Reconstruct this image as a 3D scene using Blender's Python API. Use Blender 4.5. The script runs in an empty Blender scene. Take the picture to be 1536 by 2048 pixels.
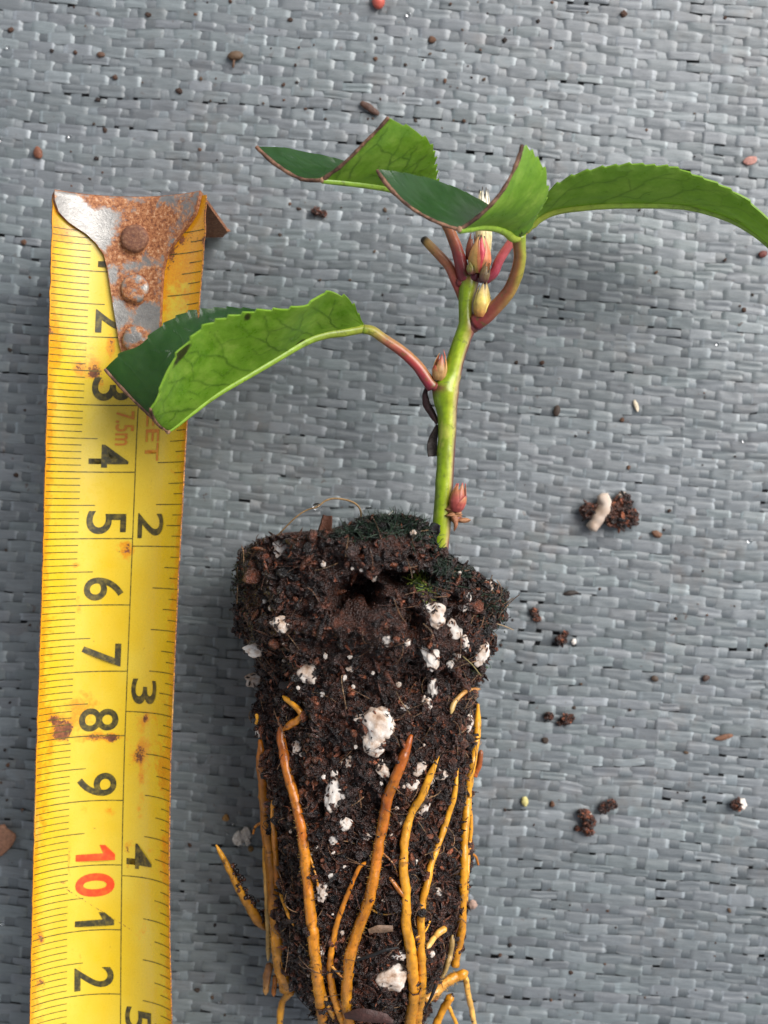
import bpy, math, random
import numpy as np
from mathutils import Vector, Matrix, Quaternion

# ------------------------------------------------------------------ camera / light
# lengths below are written in centimetres and scaled to metres when meshes are made
CM = 0.01
H = 22.0           # camera height above the fabric (cm)
F = 2640.0         # focal length in photo pixels (photo is 1536 x 2048)
scene = bpy.context.scene
R = math.radians

cam_d = bpy.data.cameras.new('camera')
cam_d.sensor_fit = 'VERTICAL'
cam_d.sensor_height = 24.0
cam_d.lens = 24.0 * F / 2048.0
cam_d.clip_start = 0.005
cam_d.clip_end = 50.0
cam_d.dof.use_dof = True
cam_d.dof.focus_distance = 0.193
cam_d.dof.aperture_fstop = 14.0
cam = bpy.data.objects.new('camera', cam_d)
cam.location = (0, 0, H * CM)
scene.collection.objects.link(cam)
scene.camera = cam

SUN_EL, SUN_AZ = 44.0, 33.0       # azimuth measured from +x towards +y
world = bpy.data.worlds.new('World')
scene.world = world
world.use_nodes = True
wn = world.node_tree
for n in list(wn.nodes):
    wn.nodes.remove(n)
sky = wn.nodes.new('ShaderNodeTexSky')
sky.sky_type = 'NISHITA'
sky.sun_disc = False
sky.sun_elevation = R(SUN_EL)
sky.sun_rotation = R(90.0 - SUN_AZ)
sky.air_density = 0.8
sky.dust_density = 1.0
sky.ozone_density = 1.0
hs = wn.nodes.new('ShaderNodeHueSaturation')
hs.inputs['Saturation'].default_value = 0.30      # overcast: nearly grey sky
bg = wn.nodes.new('ShaderNodeBackground')
bg.inputs['Strength'].default_value = 0.05
wo = wn.nodes.new('ShaderNodeOutputWorld')
wn.links.new(sky.outputs[0], hs.inputs['Color'])
wn.links.new(hs.outputs[0], bg.inputs['Color'])
wn.links.new(bg.outputs[0], wo.inputs['Surface'])

sun_d = bpy.data.lights.new('sun', 'SUN')
sun_d.energy = 1.5
sun_d.angle = R(46)
sun_d.color = (1.0, 0.98, 0.955)
sun = bpy.data.objects.new('sun', sun_d)
sdir = Vector((math.cos(R(SUN_EL)) * math.cos(R(SUN_AZ)), math.cos(R(SUN_EL)) * math.sin(R(SUN_AZ)), math.sin(R(SUN_EL))))
sun.rotation_euler = sdir.to_track_quat('Z', 'Y').to_euler()
sun.location = sdir * 0.6
scene.collection.objects.link(sun)

scene.view_settings.view_transform = 'Standard'
scene.view_settings.look = 'None'
scene.view_settings.exposure = 1.68
scene.view_settings.gamma = 1.0
scene.view_settings.use_curve_mapping = False
scene.render.engine = 'CYCLES'
scene.cycles.max_bounces = 8
scene.cycles.use_denoising = True

rng = np.random.default_rng(11)
random.seed(11)

# ------------------------------------------------------------------ small maths
def hash3(ix, iy, iz, seed):
    M = np.uint64(0xffffffff)
    h = (ix.astype(np.int64).astype(np.uint64) * np.uint64(374761393)
         + iy.astype(np.int64).astype(np.uint64) * np.uint64(668265263)
         + iz.astype(np.int64).astype(np.uint64) * np.uint64(2246822519)
         + np.uint64(seed * 3266489917 & 0xffffffff)) & M
    h = ((h ^ (h >> np.uint64(13))) * np.uint64(1274126177)) & M
    h = ((h ^ (h >> np.uint64(15))) * np.uint64(2654435761)) & M
    h = h ^ (h >> np.uint64(16))
    return (h & M).astype(np.float64) / 4294967295.0

def vnoise(P, seed=0):
    P = np.asarray(P, float)
    f = np.floor(P)
    t = P - f
    t = t * t * t * (t * (t * 6 - 15) + 10)
    x, y, z = f[..., 0], f[..., 1], f[..., 2]
    out = 0
    for dx in (0, 1):
        for dy in (0, 1):
            for dz in (0, 1):
                w = (t[..., 0] if dx else 1 - t[..., 0]) * (t[..., 1] if dy else 1 - t[..., 1]) * (t[..., 2] if dz else 1 - t[..., 2])
                out = out + w * hash3(x + dx, y + dy, z + dz, seed)
    return out * 2 - 1

def fbm(P, seed=0, octv=4, gain=0.5, lac=2.03):
    P = np.asarray(P, float)
    a, s, tot = 1.0, 0, 0
    for o in range(octv):
        s = s + a * vnoise(P, seed + o * 17)
        tot += a
        a *= gain
        P = P * lac + 3.7
    return s / tot

def sstep(a, b, x):
    t = np.clip((np.asarray(x, float) - a) / (b - a), 0, 1)
    return t * t * (3 - 2 * t)

def W(px, py, z):
    """point of the place that lies at height z (cm) and is seen at photo pixel px, py"""
    k = (H - z) / F
    return np.stack([(np.asarray(px, float) - 768) * k, (1024 - np.asarray(py, float)) * k, np.asarray(z, float) + 0 * np.asarray(px, float)], -1)

def catmull(pts, n):
    """smooth resample of a polyline (any number of columns) to n points evenly by length"""
    P = np.asarray(pts, float)
    if len(P) == 2:
        t = np.linspace(0, 1, n)[:, None]
        return P[0] * (1 - t) + P[1] * t
    E = np.vstack([2 * P[0] - P[1], P, 2 * P[-1] - P[-2]])
    out = []
    for i in range(1, len(E) - 2):
        t = np.linspace(0, 1, 24, endpoint=False)[:, None]
        p0, p1, p2, p3 = E[i - 1], E[i], E[i + 1], E[i + 2]
        out.append(0.5 * (2 * p1 + (p2 - p0) * t + (2 * p0 - 5 * p1 + 4 * p2 - p3) * t ** 2 + (3 * p1 - p0 - 3 * p2 + p3) * t ** 3))
    out.append(P[-1:])
    Q = np.vstack(out)
    d = np.r_[0, np.cumsum(np.linalg.norm(np.diff(Q[:, :3], axis=0), axis=1) + 1e-9)]
    s = np.linspace(0, d[-1], n)
    return np.stack([np.interp(s, d, Q[:, k]) for k in range(Q.shape[1])], -1)

def interp_rows(rows, x):
    A = np.asarray(rows, float)
    return [np.interp(x, A[:, 0], A[:, k]) for k in range(1, A.shape[1])]

def nrm(v):
    v = np.asarray(v, float)
    return v / (np.linalg.norm(v, axis=-1, keepdims=True) + 1e-12)

# ------------------------------------------------------------------ mesh helpers
class MB:
    """collects vertices, faces, colours and uv for ONE mesh"""
    def __init__(self):
        self.v, self.q, self.t, self.c, self.mq, self.mt, self.uv = [], [], [], [], [], [], []
        self.n = 0
    def add(self, V, quads=None, tris=None, col=(1, 1, 1, 1), mat=0, uv=None):
        V = np.asarray(V, float).reshape(-1, 3)
        self.v.append(V)
        C_ = np.asarray(col, float)
        if C_.ndim == 1:
            C_ = np.tile(C_, (len(V), 1))
        if C_.shape[1] == 3:
            C_ = np.c_[C_, np.ones(len(C_))]
        self.c.append(C_)
        self.uv.append(np.zeros((len(V), 2)) if uv is None else np.asarray(uv, float).reshape(-1, 2))
        if quads is not None and len(quads):
            self.q.append(np.asarray(quads, int) + self.n)
            m = np.asarray(mat, int)
            self.mq.append(np.full(len(quads), m) if m.ndim == 0 else m)
        if tris is not None and len(tris):
            self.t.append(np.asarray(tris, int) + self.n)
            m = np.asarray(mat, int)
            self.mt.append(np.full(len(tris), m) if m.ndim == 0 else m)
        self.n += len(V)
    def mesh(self, name, mats, origin=(0, 0, 0), smooth=True):
        V = np.vstack(self.v) - np.asarray(origin, float)
        C_ = np.vstack(self.c)
        UV = np.vstack(self.uv)
        Q = np.vstack(self.q) if self.q else np.zeros((0, 4), int)
        T = np.vstack(self.t) if self.t else np.zeros((0, 3), int)
        me = bpy.data.meshes.new(name)
        me.vertices.add(len(V))
        me.vertices.foreach_set('co', (V * CM).astype(np.float32).ravel())
        loops = np.r_[Q.ravel(), T.ravel()].astype(np.int32)
        me.loops.add(len(loops))
        me.loops.foreach_set('vertex_index', loops)
        me.polygons.add(len(Q) + len(T))
        starts = np.r_[np.arange(len(Q)) * 4, len(Q) * 4 + np.arange(len(T)) * 3].astype(np.int32)
        me.polygons.foreach_set('loop_start', starts)
        mi = np.r_[np.concatenate(self.mq) if self.mq else [], np.concatenate(self.mt) if self.mt else []].astype(np.int32)
        for m in (mats if isinstance(mats, (list, tuple)) else [mats]):
            me.materials.append(m)
        me.polygons.foreach_set('material_index', mi)
        me.polygons.foreach_set('use_smooth', np.full(len(mi), smooth))
        a = me.attributes.new('Col', 'FLOAT_COLOR', 'POINT')
        a.data.foreach_set('color', C_.astype(np.float32).ravel())
        u = me.uv_layers.new(name='UVMap')
        u.data.foreach_set('uv', UV[loops].astype(np.float32).ravel())
        me.update(calc_edges=True)
        me.validate()
        return me

def link(name, me, parent=None, loc=(0, 0, 0)):
    o = bpy.data.objects.new(name, me)
    scene.collection.objects.link(o)
    if parent is not None:
        o.parent = parent
    o.location = Vector(loc) * CM
    return o

def tag(o, label=None, cat=None, group=None, kind=None):
    if label: o['label'] = label
    if cat: o['category'] = cat
    if group: o['group'] = group
    if kind: o['kind'] = kind
    return o

def empty(name, loc, label, cat, group=None):
    o = bpy.data.objects.new(name, None)
    o.empty_display_size = 0.005
    o.location = Vector(loc) * CM
    scene.collection.objects.link(o)
    return tag(o, label, cat, group)

def gridq(nu, nv, wrap=False):
    i = np.arange(nu - 1)[:, None]
    j = np.arange(nv if wrap else nv - 1)[None, :]
    a = i * nv + j
    b = i * nv + (j + 1) % nv
    return np.stack([a, b, b + nv, a + nv], -1).reshape(-1, 4)

def grid_normals(P):
    du = np.gradient(P, axis=0)
    dv = np.gradient(P, axis=1)
    return nrm(np.cross(du, dv))

def shell(mb, P, th, mats=(0, 0, 0), colA=(1, 1, 1), colB=(1, 1, 1), colR=None, uv=None, flip=False):
    """sheet P[nu,nv,3] with thickness; A is the +normal side"""
    nu, nv, _ = P.shape
    N = grid_normals(P)
    if flip: N = -N
    A = P + N * th / 2
    B = P - N * th / 2
    q = gridq(nu, nv)
    qa = q if not flip else q[:, ::-1]
    uvf = None if uv is None else uv.reshape(-1, 2)
    mb.add(A.reshape(-1, 3), qa, col=colA, mat=mats[0], uv=uvf)
    mb.add(B.reshape(-1, 3), qa[:, ::-1], col=colB, mat=mats[1], uv=uvf)
    idx = np.arange(nu * nv).reshape(nu, nv)
    ring = np.r_[idx[0, :], idx[1:, -1], idx[-1, -2::-1], idx[-2:0:-1, 0]]
    a = A.reshape(-1, 3)[ring]
    b = B.reshape(-1, 3)[ring]
    n = len(ring)
    k = np.arange(n)
    qq = np.stack([k, k + n, (k + 1) % n + n, (k + 1) % n], -1)
    if flip: qq = qq[:, ::-1]
    mb.add(np.vstack([a, b]), qq, col=colA if colR is None and np.ndim(colA) == 1 else ((1, 1, 1) if colR is None else colR), mat=mats[2],
           uv=None if uv is None else np.vstack([uvf[ring], uvf[ring]]))

def tube(mb, C, rad, col=(1, 1, 1), sides=10, mat=0, caps=True, rough=0.0, seed=0, flat=1.0, ref=(0, 0, 1)):
    """tube along C[n,3] with radii; col may be a function (t, ang, P) -> colours"""
    C = np.asarray(C, float)
    n = len(C)
    rad = np.broadcast_to(np.asarray(rad, float), (n,)).copy()
    T = nrm(np.gradient(C, axis=0))
    r = np.asarray(ref, float)
    if abs(T[0] @ r) > 0.95: r = np.array([0, 1.0, 0])
    U = np.zeros_like(C)
    u = nrm(r - T[0] * (r @ T[0]))
    for i in range(n):
        u = nrm(u - T[i] * (u @ T[i]))
        U[i] = u
    Vv = np.cross(T, U)
    ang = np.linspace(0, 2 * math.pi, sides, endpoint=False)
    if rough:
        pts = C[:, None, :] + (U[:, None, :] * np.cos(ang)[None, :, None] + Vv[:, None, :] * np.sin(ang)[None, :, None]) * rad[:, None, None]
        k = 1 + rough * fbm(pts * 9.0, seed, 3)
    else:
        k = np.ones((n, sides))
    P = C[:, None, :] + (U[:, None, :] * np.cos(ang)[None, :, None] * flat + Vv[:, None, :] * np.sin(ang)[None, :, None]) * (rad[:, None] * k)[..., None]
    t = np.linspace(0, 1, n)
    cc = col(np.repeat(t, sides), np.tile(ang, n), P.reshape(-1, 3)) if callable(col) else np.tile(np.asarray(col, float), (n * sides, 1))
    uv = np.stack([np.repeat(t, sides), np.tile(ang / (2 * math.pi), n)], -1)
    base = mb.n
    mb.add(P.reshape(-1, 3), gridq(n, sides, True), col=cc, mat=mat, uv=uv)
    if caps:
        for row, sgn, cen in ((0, 1, C[0] - T[0] * rad[0] * 0.35), (n - 1, -1, C[-1] + T[-1] * rad[-1] * 0.35)):
            k0 = base + row * sides
            j = np.arange(sides)
            mb.add(cen[None], None, col=cc[row * sides][None], mat=mat)
            tri = np.stack([np.full(sides, mb.n - 1), k0 + (j + (1 if sgn > 0 else 0)) % sides, k0 + (j + (0 if sgn > 0 else 1)) % sides], -1)
            mb.t.append(tri); mb.mt.append(np.full(sides, mat))

_ico_cache = {}
def ico(sub):
    if sub not in _ico_cache:
        import bmesh
        bm = bmesh.new()
        bmesh.ops.create_icosphere(bm, subdivisions=sub, radius=1.0)
        bm.verts.ensure_lookup_table()
        V = np.array([v.co[:] for v in bm.verts])
        T = np.array([[v.index for v in f.verts] for f in bm.faces])
        bm.free()
        _ico_cache[sub] = (V, T)
    return _ico_cache[sub]

def lump(mb, c, r, seed=0, amp=0.35, freq=1.6, sub=3, col=(1, 1, 1), mat=0, rot=0.0, octv=3, ridged=False):
    V, T = ico(sub)
    n = fbm(V * freq + seed * 7.13, seed, octv, 0.55)
    if ridged: n = 1 - 2 * np.abs(n) - 0.4
    P = V * (1 + amp * n)[:, None] * np.asarray(r, float)
    ca, sa = math.cos(rot), math.sin(rot)
    P = np.stack([P[:, 0] * ca - P[:, 1] * sa, P[:, 0] * sa + P[:, 1] * ca, P[:, 2]], -1)
    cc = col(V, n, P) if callable(col) else col
    mb.add(P + np.asarray(c, float), None, T, col=cc, mat=mat)

# ------------------------------------------------------------------ material helpers
class NT:
    def __init__(self, name):
        self.m = bpy.data.materials.new(name)
        self.m.use_nodes = True
        self.nt = self.m.node_tree
        self.p = self.nt.nodes['Principled BSDF']
        self._tc = None
    def new(self, t, **kw):
        n = self.nt.nodes.new(t)
        for k, v in kw.items(): setattr(n, k, v)
        return n
    def put(self, sock, v):
        if isinstance(v, bpy.types.NodeSocket): self.nt.links.new(v, sock)
        elif isinstance(v, (tuple, list)) and len(v) == 3 and sock.type == 'RGBA': sock.default_value = (*v, 1)
        else: sock.default_value = v
    def coord(self, scale=100.0, uv=False, off=None):
        tc = self.new('ShaderNodeTexCoord')
        mp = self.new('ShaderNodeMapping')
        self.nt.links.new(tc.outputs['UV' if uv else 'Object'], mp.inputs['Vector'])
        mp.inputs['Scale'].default_value = scale if isinstance(scale, (tuple, list)) else (scale,) * 3
        if off is not None: self.nt.links.new(off, mp.inputs['Location'])
        return mp.outputs[0]
    def noise(self, vec, scale, detail=4.0, rough=0.55, dist=0.0):
        n = self.new('ShaderNodeTexNoise')
        self.put(n.inputs['Vector'], vec)
        n.inputs['Scale'].default_value = scale
        n.inputs['Detail'].default_value = detail
        n.inputs['Roughness'].default_value = rough
        n.inputs['Distortion'].default_value = dist
        return n.outputs['Fac']
    def voro(self, vec, scale, feature='F1', out='Distance'):
        n = self.new('ShaderNodeTexVoronoi', feature=feature)
        self.put(n.inputs['Vector'], vec)
        n.inputs['Scale'].default_value = scale
        return n.outputs[out]
    def ramp(self, fac, stops):
        n = self.new('ShaderNodeValToRGB')
        self.put(n.inputs['Fac'], fac)
        cr = n.color_ramp
        while len(cr.elements) < len(stops): cr.elements.new(0.5)
        for e, (p, c) in zip(cr.elements, stops):
            e.position = p
            e.color = (c, c, c, 1) if not isinstance(c, (tuple, list)) else (*c, 1)
        return n.outputs['Color']
    def mix(self, fac, a, b, mode='MIX'):
        n = self.new('ShaderNodeMix', data_type='RGBA', blend_type=mode)
        self.put(n.inputs[0], fac); self.put(n.inputs[6], a); self.put(n.inputs[7], b)
        return n.outputs[2]
    def math(self, op, a, b=0.0, clamp=False):
        n = self.new('ShaderNodeMath', operation=op, use_clamp=clamp)
        self.put(n.inputs[0], a); self.put(n.inputs[1], b)
        return n.outputs[0]
    def attr(self, name='Col'):
        return self.new('ShaderNodeAttribute', attribute_name=name)
    def sep(self, col):
        n = self.new('ShaderNodeSeparateColor')
        self.put(n.inputs[0], col)
        return n.outputs
    def rand(self):
        return self.new('ShaderNodeObjectInfo').outputs['Random']
    def bump(self, h, strength=0.5, dist=0.02):
        n = self.new('ShaderNodeBump')
        n.inputs['Strength'].default_value = strength
        n.inputs['Distance'].default_value = dist * CM
        self.put(n.inputs['Height'], h)
        self.nt.links.new(n.outputs[0], self.p.inputs['Normal'])
        return n
    def set(self, **kw):
        for k, v in kw.items(): self.put(self.p.inputs[k.replace('_', ' ')], v)
        return self.m

def mat_fabric():
    k = NT('woven_fabric')
    a = k.attr()
    s = k.sep(a.outputs['Color'])      # R: thread brightness with painted end glints, G: hue, B: warp flag
    uv = k.coord((1, 1, 1), uv=True)   # x along thread in cm, y across
    fib = k.noise(k.coord((1.3, 7.5, 1), uv=True), 2.0, 5, 0.74, 0.6)
    st = k.coord()
    dirt = k.noise(st, 0.55, 5, 0.65)
    dirt2 = k.noise(st, 4.0, 3, 0.6)
    dm = k.math('MULTIPLY', k.ramp(dirt, [(0.50, 0.0), (0.72, 1.0)]), k.ramp(dirt2, [(0.40, 0.0), (0.70, 1.0)]))
    tint = k.mix(s[1], (0.134, 0.146, 0.157), (0.130, 0.154, 0.158))
    warp = k.mix(s[1], (0.072, 0.086, 0.094), (0.116, 0.135, 0.144))
    c = k.mix(s[2], tint, warp)
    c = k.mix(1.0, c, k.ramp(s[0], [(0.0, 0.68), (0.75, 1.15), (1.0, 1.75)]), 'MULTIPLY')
    c = k.mix(0.85, c, k.ramp(fib, [(0.28, 0.62), (0.72, 1.36)]), 'MULTIPLY')
    milky = k.noise(k.coord((1.0, 1.0, 1.0)), 3.6, 4, 0.7, 1.0)
    c = k.mix(k.ramp(milky, [(0.56, 0.0), (0.74, 0.55)]), c, (0.27, 0.285, 0.285))
    c = k.mix(k.math('MULTIPLY', dm, 0.6), c, (0.135, 0.105, 0.085))
    grit = k.ramp(k.noise(st, 8.5, 3, 0.6, 0.4), [(0.660, 0.0), (0.700, 1.0)])
    c = k.mix(k.math('MULTIPLY', grit, k.ramp(k.noise(st, 0.8, 3, 0.6), [(0.42, 0.0), (0.62, 0.9)])), c, (0.060, 0.036, 0.024))
    k.bump(k.math('ADD', fib, k.math('MULTIPLY', dirt2, 0.3)), 0.5, 0.012)
    return k.set(Base_Color=c, Roughness=k.ramp(fib, [(0.2, 0.36), (0.8, 0.52)]), Specular_IOR_Level=0.9, Coat_Weight=0.35, Coat_Roughness=0.40)

def mat_soil_under():
    k = NT('underlay')
    n = k.noise(k.coord(), 6.0, 5)
    return k.set(Base_Color=k.ramp(n, [(0.3, (0.07, 0.072, 0.076)), (0.7, (0.15, 0.15, 0.15))]), Roughness=0.9)

def mat_vcol(name, rough=0.4, spec=0.5, mott=0.25, mscale=14.0, bump=0.25, bdist=0.01, sss=0.0, speck=0.0, speckcol=(0.03, 0.015, 0.008), spscale=12.0):
    """skin of a part: its own painted pigment (Col) with fine mottling"""
    k = NT(name)
    st = k.coord()
    n = k.noise(st, mscale, 4, 0.6)
    c = k.mix(mott, k.attr().outputs['Color'], k.ramp(n, [(0.25, 0.35), (0.5, 1.0), (0.75, 1.6)]), 'MULTIPLY')
    if speck:
        sn = k.noise(st, spscale, 3, 0.6, 0.4)
        c = k.mix(k.math('MULTIPLY', k.ramp(sn, [(0.60, 0.0), (0.66, 1.0)]), speck), c, speckcol)
    k.bump(k.noise(st, mscale * 2.2, 3, 0.6), bump, bdist)
    if sss:
        k.set(Subsurface_Weight=sss, Subsurface_Scale=0.0012)
        k.p.inputs['Subsurface Radius'].default_value = (1.0, 0.8, 0.3)
    return k.set(Base_Color=c, Roughness=rough, Specular_IOR_Level=spec)

def mat_tape():
    k = NT('yellow_tape')
    st = k.coord()
    a = k.sep(k.attr().outputs['Color'])      # R rust amount, G deep rust / bare steel, B ageing tint plus painted pale glare band
    n1 = k.noise(st, 9.0, 5, 0.7)
    n2 = k.noise(st, 34.0, 4, 0.65)
    yel = k.mix(k.noise(st, 1.3, 4), (0.62, 0.385, 0.004), (0.69, 0.47, 0.009))
    yel = k.mix(a[2], yel, (0.68, 0.52, 0.06))
    speck = k.ramp(k.noise(st, 15.0, 3, 0.6), [(0.70, 0.0), (0.75, 1.0)])
    yel = k.mix(k.math('MULTIPLY', speck, 0.75), yel, (0.30, 0.17, 0.02))
    r = k.math('ADD', a[0], k.math('MULTIPLY', k.math('SUBTRACT', n1, 0.5), 1.1))
    orange = k.ramp(n2, [(0.3, (0.62, 0.20, 0.006)), (0.7, (0.74, 0.36, 0.010))])
    c = k.mix(k.ramp(r, [(0.34, 0.0), (0.60, 0.92)]), yel, orange)
    d = k.math('ADD', a[1], k.math('MULTIPLY', k.math('SUBTRACT', n2, 0.5), 1.3))
    brown = k.ramp(n1, [(0.3, (0.045, 0.016, 0.010)), (0.6, (0.24, 0.075, 0.022)), (0.8, (0.16, 0.13, 0.14))])
    dm = k.ramp(d, [(0.42, 0.0), (0.62, 1.0)])
    c = k.mix(dm, c, brown)
    scr = k.noise(k.coord((240.0, 12.0, 100.0)), 1.2, 5, 0.7)
    c = k.mix(k.ramp(scr, [(0.64, 0.0), (0.74, 0.35)]), c, (0.74, 0.62, 0.22))
    k.bump(k.math('ADD', n2, scr), 0.10, 0.01)
    return k.set(Base_Color=c, Roughness=k.math('ADD', k.math('MULTIPLY', dm, 0.45), k.ramp(n1, [(0.3, 0.22), (0.8, 0.40)])), Specular_IOR_Level=0.5,
                 Coat_Weight=0.30, Coat_Roughness=0.14)

def mat_ink(name, col, worn, wear=0.35):
    k = NT(name)
    st = k.coord()
    n = k.noise(st, 12.0, 5, 0.7)
    f = k.ramp(n, [(0.45, 0.0), (0.80, wear)])
    return k.set(Base_Color=k.mix(f, col, worn), Roughness=0.38, Specular_IOR_Level=0.5)

def mat_rusty_steel():
    k = NT('rusted_steel')
    st = k.coord()
    a = k.sep(k.attr().outputs['Color'])
    n1 = k.noise(st, 3.2, 6, 0.72, 0.3)
    n2 = k.noise(st, 20.0, 5, 0.7)
    m = k.math('ADD', k.math('MULTIPLY', n1, 0.78), k.math('ADD', k.math('MULTIPLY', n2, 0.22), k.math('SUBTRACT', a[0], 0.5)))
    rust = k.ramp(n2, [(0.30, (0.06, 0.022, 0.014)), (0.43, (0.22, 0.070, 0.024)), (0.55, (0.38, 0.150, 0.055)), (0.66, (0.52, 0.30, 0.17)), (0.80, (0.50, 0.36, 0.26))])
    steel = k.ramp(n1, [(0.3, (0.22, 0.21, 0.20)), (0.7, (0.40, 0.38, 0.35))])
    f = k.ramp(m, [(0.43, 0.0), (0.53, 1.0)])
    c = k.mix(f, steel, rust)
    c = k.mix(a[1], c, (0.085, 0.040, 0.030))
    k.bump(n2, 0.45, 0.02)
    return k.set(Base_Color=c, Metallic=k.math('MULTIPLY', k.math('SUBTRACT', 1.0, f), 0.55), Roughness=k.math('ADD', k.math('MULTIPLY', f, 0.32), 0.40))

def mat_leaf(name, upper):
    k = NT(name)
    st = k.coord()
    a = k.sep(k.attr().outputs['Color'])      # R veins, G yellowing, B dark damage
    n = k.noise(st, 3.4, 6, 0.7)
    n2 = k.noise(st, 38.0, 3, 0.6)
    if upper:
        c = k.ramp(n, [(0.3, (0.007, 0.034, 0.010)), (0.7, (0.013, 0.052, 0.015))])
        c = k.mix(k.math('MULTIPLY', a[0], 0.45), c, (0.005, 0.026, 0.010))
        k.bump(k.math('ADD', k.math('MULTIPLY', n2, 0.35), k.math('MULTIPLY', a[0], -1.0)), 0.35, 0.010)
        k.set(Roughness=0.22, Specular_IOR_Level=0.44)
    else:
        c = k.ramp(n, [(0.30, (0.10, 0.235, 0.014)), (0.5, (0.175, 0.335, 0.028)), (0.70, (0.27, 0.42, 0.055))])
        c = k.mix(0.35, c, k.ramp(n2, [(0.3, 0.72), (0.7, 1.25)]), 'MULTIPLY')
        c = k.mix(k.math('MULTIPLY', a[0], 0.72), c, (0.030, 0.080, 0.010))
        c = k.mix(a[1], c, (0.22, 0.36, 0.03))
        k.bump(k.math('ADD', k.math('MULTIPLY', n2, 0.5), k.math('MULTIPLY', a[0], -0.8)), 0.30, 0.010)
        k.set(Roughness=k.ramp(n, [(0.35, 0.26), (0.65, 0.46)]), Specular_IOR_Level=0.55)
    sp = k.ramp(k.noise(st, 17.0, 2, 0.5), [(0.715, 0.0), (0.745, 1.0)])
    c = k.mix(k.math('MULTIPLY', sp, 0.7), c, (0.022, 0.030, 0.008))
    c = k.mix(a[2], c, (0.020, 0.012, 0.008))
    k.set(Base_Color=c)
    # thin living leaf: some light passes through
    tr = k.new('ShaderNodeBsdfTranslucent')
    k.put(tr.inputs['Color'], (0.50, 0.72, 0.06))
    mx = k.new('ShaderNodeMixShader')
    mx.inputs[0].default_value = 0.32
    out = [n for n in k.nt.nodes if n.type == 'OUTPUT_MATERIAL'][0]
    k.nt.links.new(k.p.outputs[0], mx.inputs[1]); k.nt.links.new(tr.outputs[0], mx.inputs[2])
    k.nt.links.new(mx.outputs[0], out.inputs['Surface'])
    return k.m

def mat_peat():
    k = NT('wet_peat')
    st = k.coord()
    n = k.noise(st, 7.0, 6, 0.7, 0.5)
    v = k.voro(st, 26.0)
    n2 = k.noise(st, 30.0, 4, 0.7)
    c = k.mix(1.0, k.attr().outputs['Color'], k.ramp(n, [(0.30, (0.20, 0.18, 0.17)), (0.5, (0.98, 0.86, 0.80)), (0.70, (2.9, 2.3, 2.1))]), 'MULTIPLY')
    k.bump(k.math('ADD', n2, k.math('MULTIPLY', v, 0.8)), 1.0, 0.045)
    return k.set(Base_Color=c, Roughness=k.ramp(n2, [(0.35, 0.13), (0.65, 0.42)]), Specular_IOR_Level=0.65)

def mat_perlite():
    k = NT('perlite')
    st = k.coord(off=k.rand())
    a = k.sep(k.attr().outputs['Color'])
    n = k.noise(st, 1.1, 4, 0.60, 0.0)
    n2 = k.noise(st, 4.0, 4, 0.6)
    m = k.math('ADD', k.math('MULTIPLY', n, 0.85), k.math('MULTIPLY', n2, 0.15))
    m = k.math('ADD', m, k.math('MULTIPLY', k.math('SUBTRACT', k.rand(), 0.35), 0.16))
    c = k.ramp(m, [(0.43, (0.66, 0.60, 0.54)), (0.55, (0.52, 0.41, 0.33)), (0.64, (0.36, 0.24, 0.165)), (0.74, (0.17, 0.09, 0.055))])
    k.bump(n2, 0.5, 0.02)
    return k.set(Base_Color=c, Roughness=0.75, Specular_IOR_Level=0.3)

def mat_water():
    k = NT('clear_water')
    k.set(Base_Color=(1, 1, 1), Roughness=0.0, IOR=1.33, Transmission_Weight=1.0)
    return k.m

M = dict(
    fabric=mat_fabric(), under=mat_soil_under(), tape=mat_tape(),
    ink=mat_ink('black_print', (0.042, 0.036, 0.014), (0.30, 0.22, 0.03), 0.8),
    line=mat_ink('fine_print', (0.075, 0.058, 0.012), (0.45, 0.33, 0.03), 0.9),
    red=mat_ink('red_print', (0.78, 0.060, 0.012), (0.80, 0.22, 0.02), 0.6),
    pale=mat_ink('faded_red_print', (0.62, 0.20, 0.025), (0.66, 0.40, 0.02), 0.8),
    steel=mat_rusty_steel(),
    up=mat_leaf('leaf_upper', True), lo=mat_leaf('leaf_underside', False),
    cut=mat_vcol('leaf_cut_edge', 0.7, 0.3, 0.7, 16.0, 0.5, 0.02),
    skin=mat_vcol('stem_skin', 0.33, 0.5, 0.35, 11.0, 0.15, 0.01, 0.0, 0.5, (0.10, 0.12, 0.02), 9.0),
    bud=mat_vcol('bud_scale', 0.38, 0.5, 0.35, 13.0, 0.2, 0.01),
    root=mat_vcol('root_skin', 0.30, 0.55, 0.5, 9.0, 0.4, 0.014, 0.0, 0.55, (0.05, 0.018, 0.006), 8.0),
    peat=mat_peat(), perl=mat_perlite(),
    moss=mat_vcol('moss', 0.45, 0.5, 0.5, 20.0, 0.2, 0.01),
    debris=mat_vcol('plant_debris', 0.55, 0.4, 0.6, 18.0, 0.6, 0.02),
    water=mat_water(),
)

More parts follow.
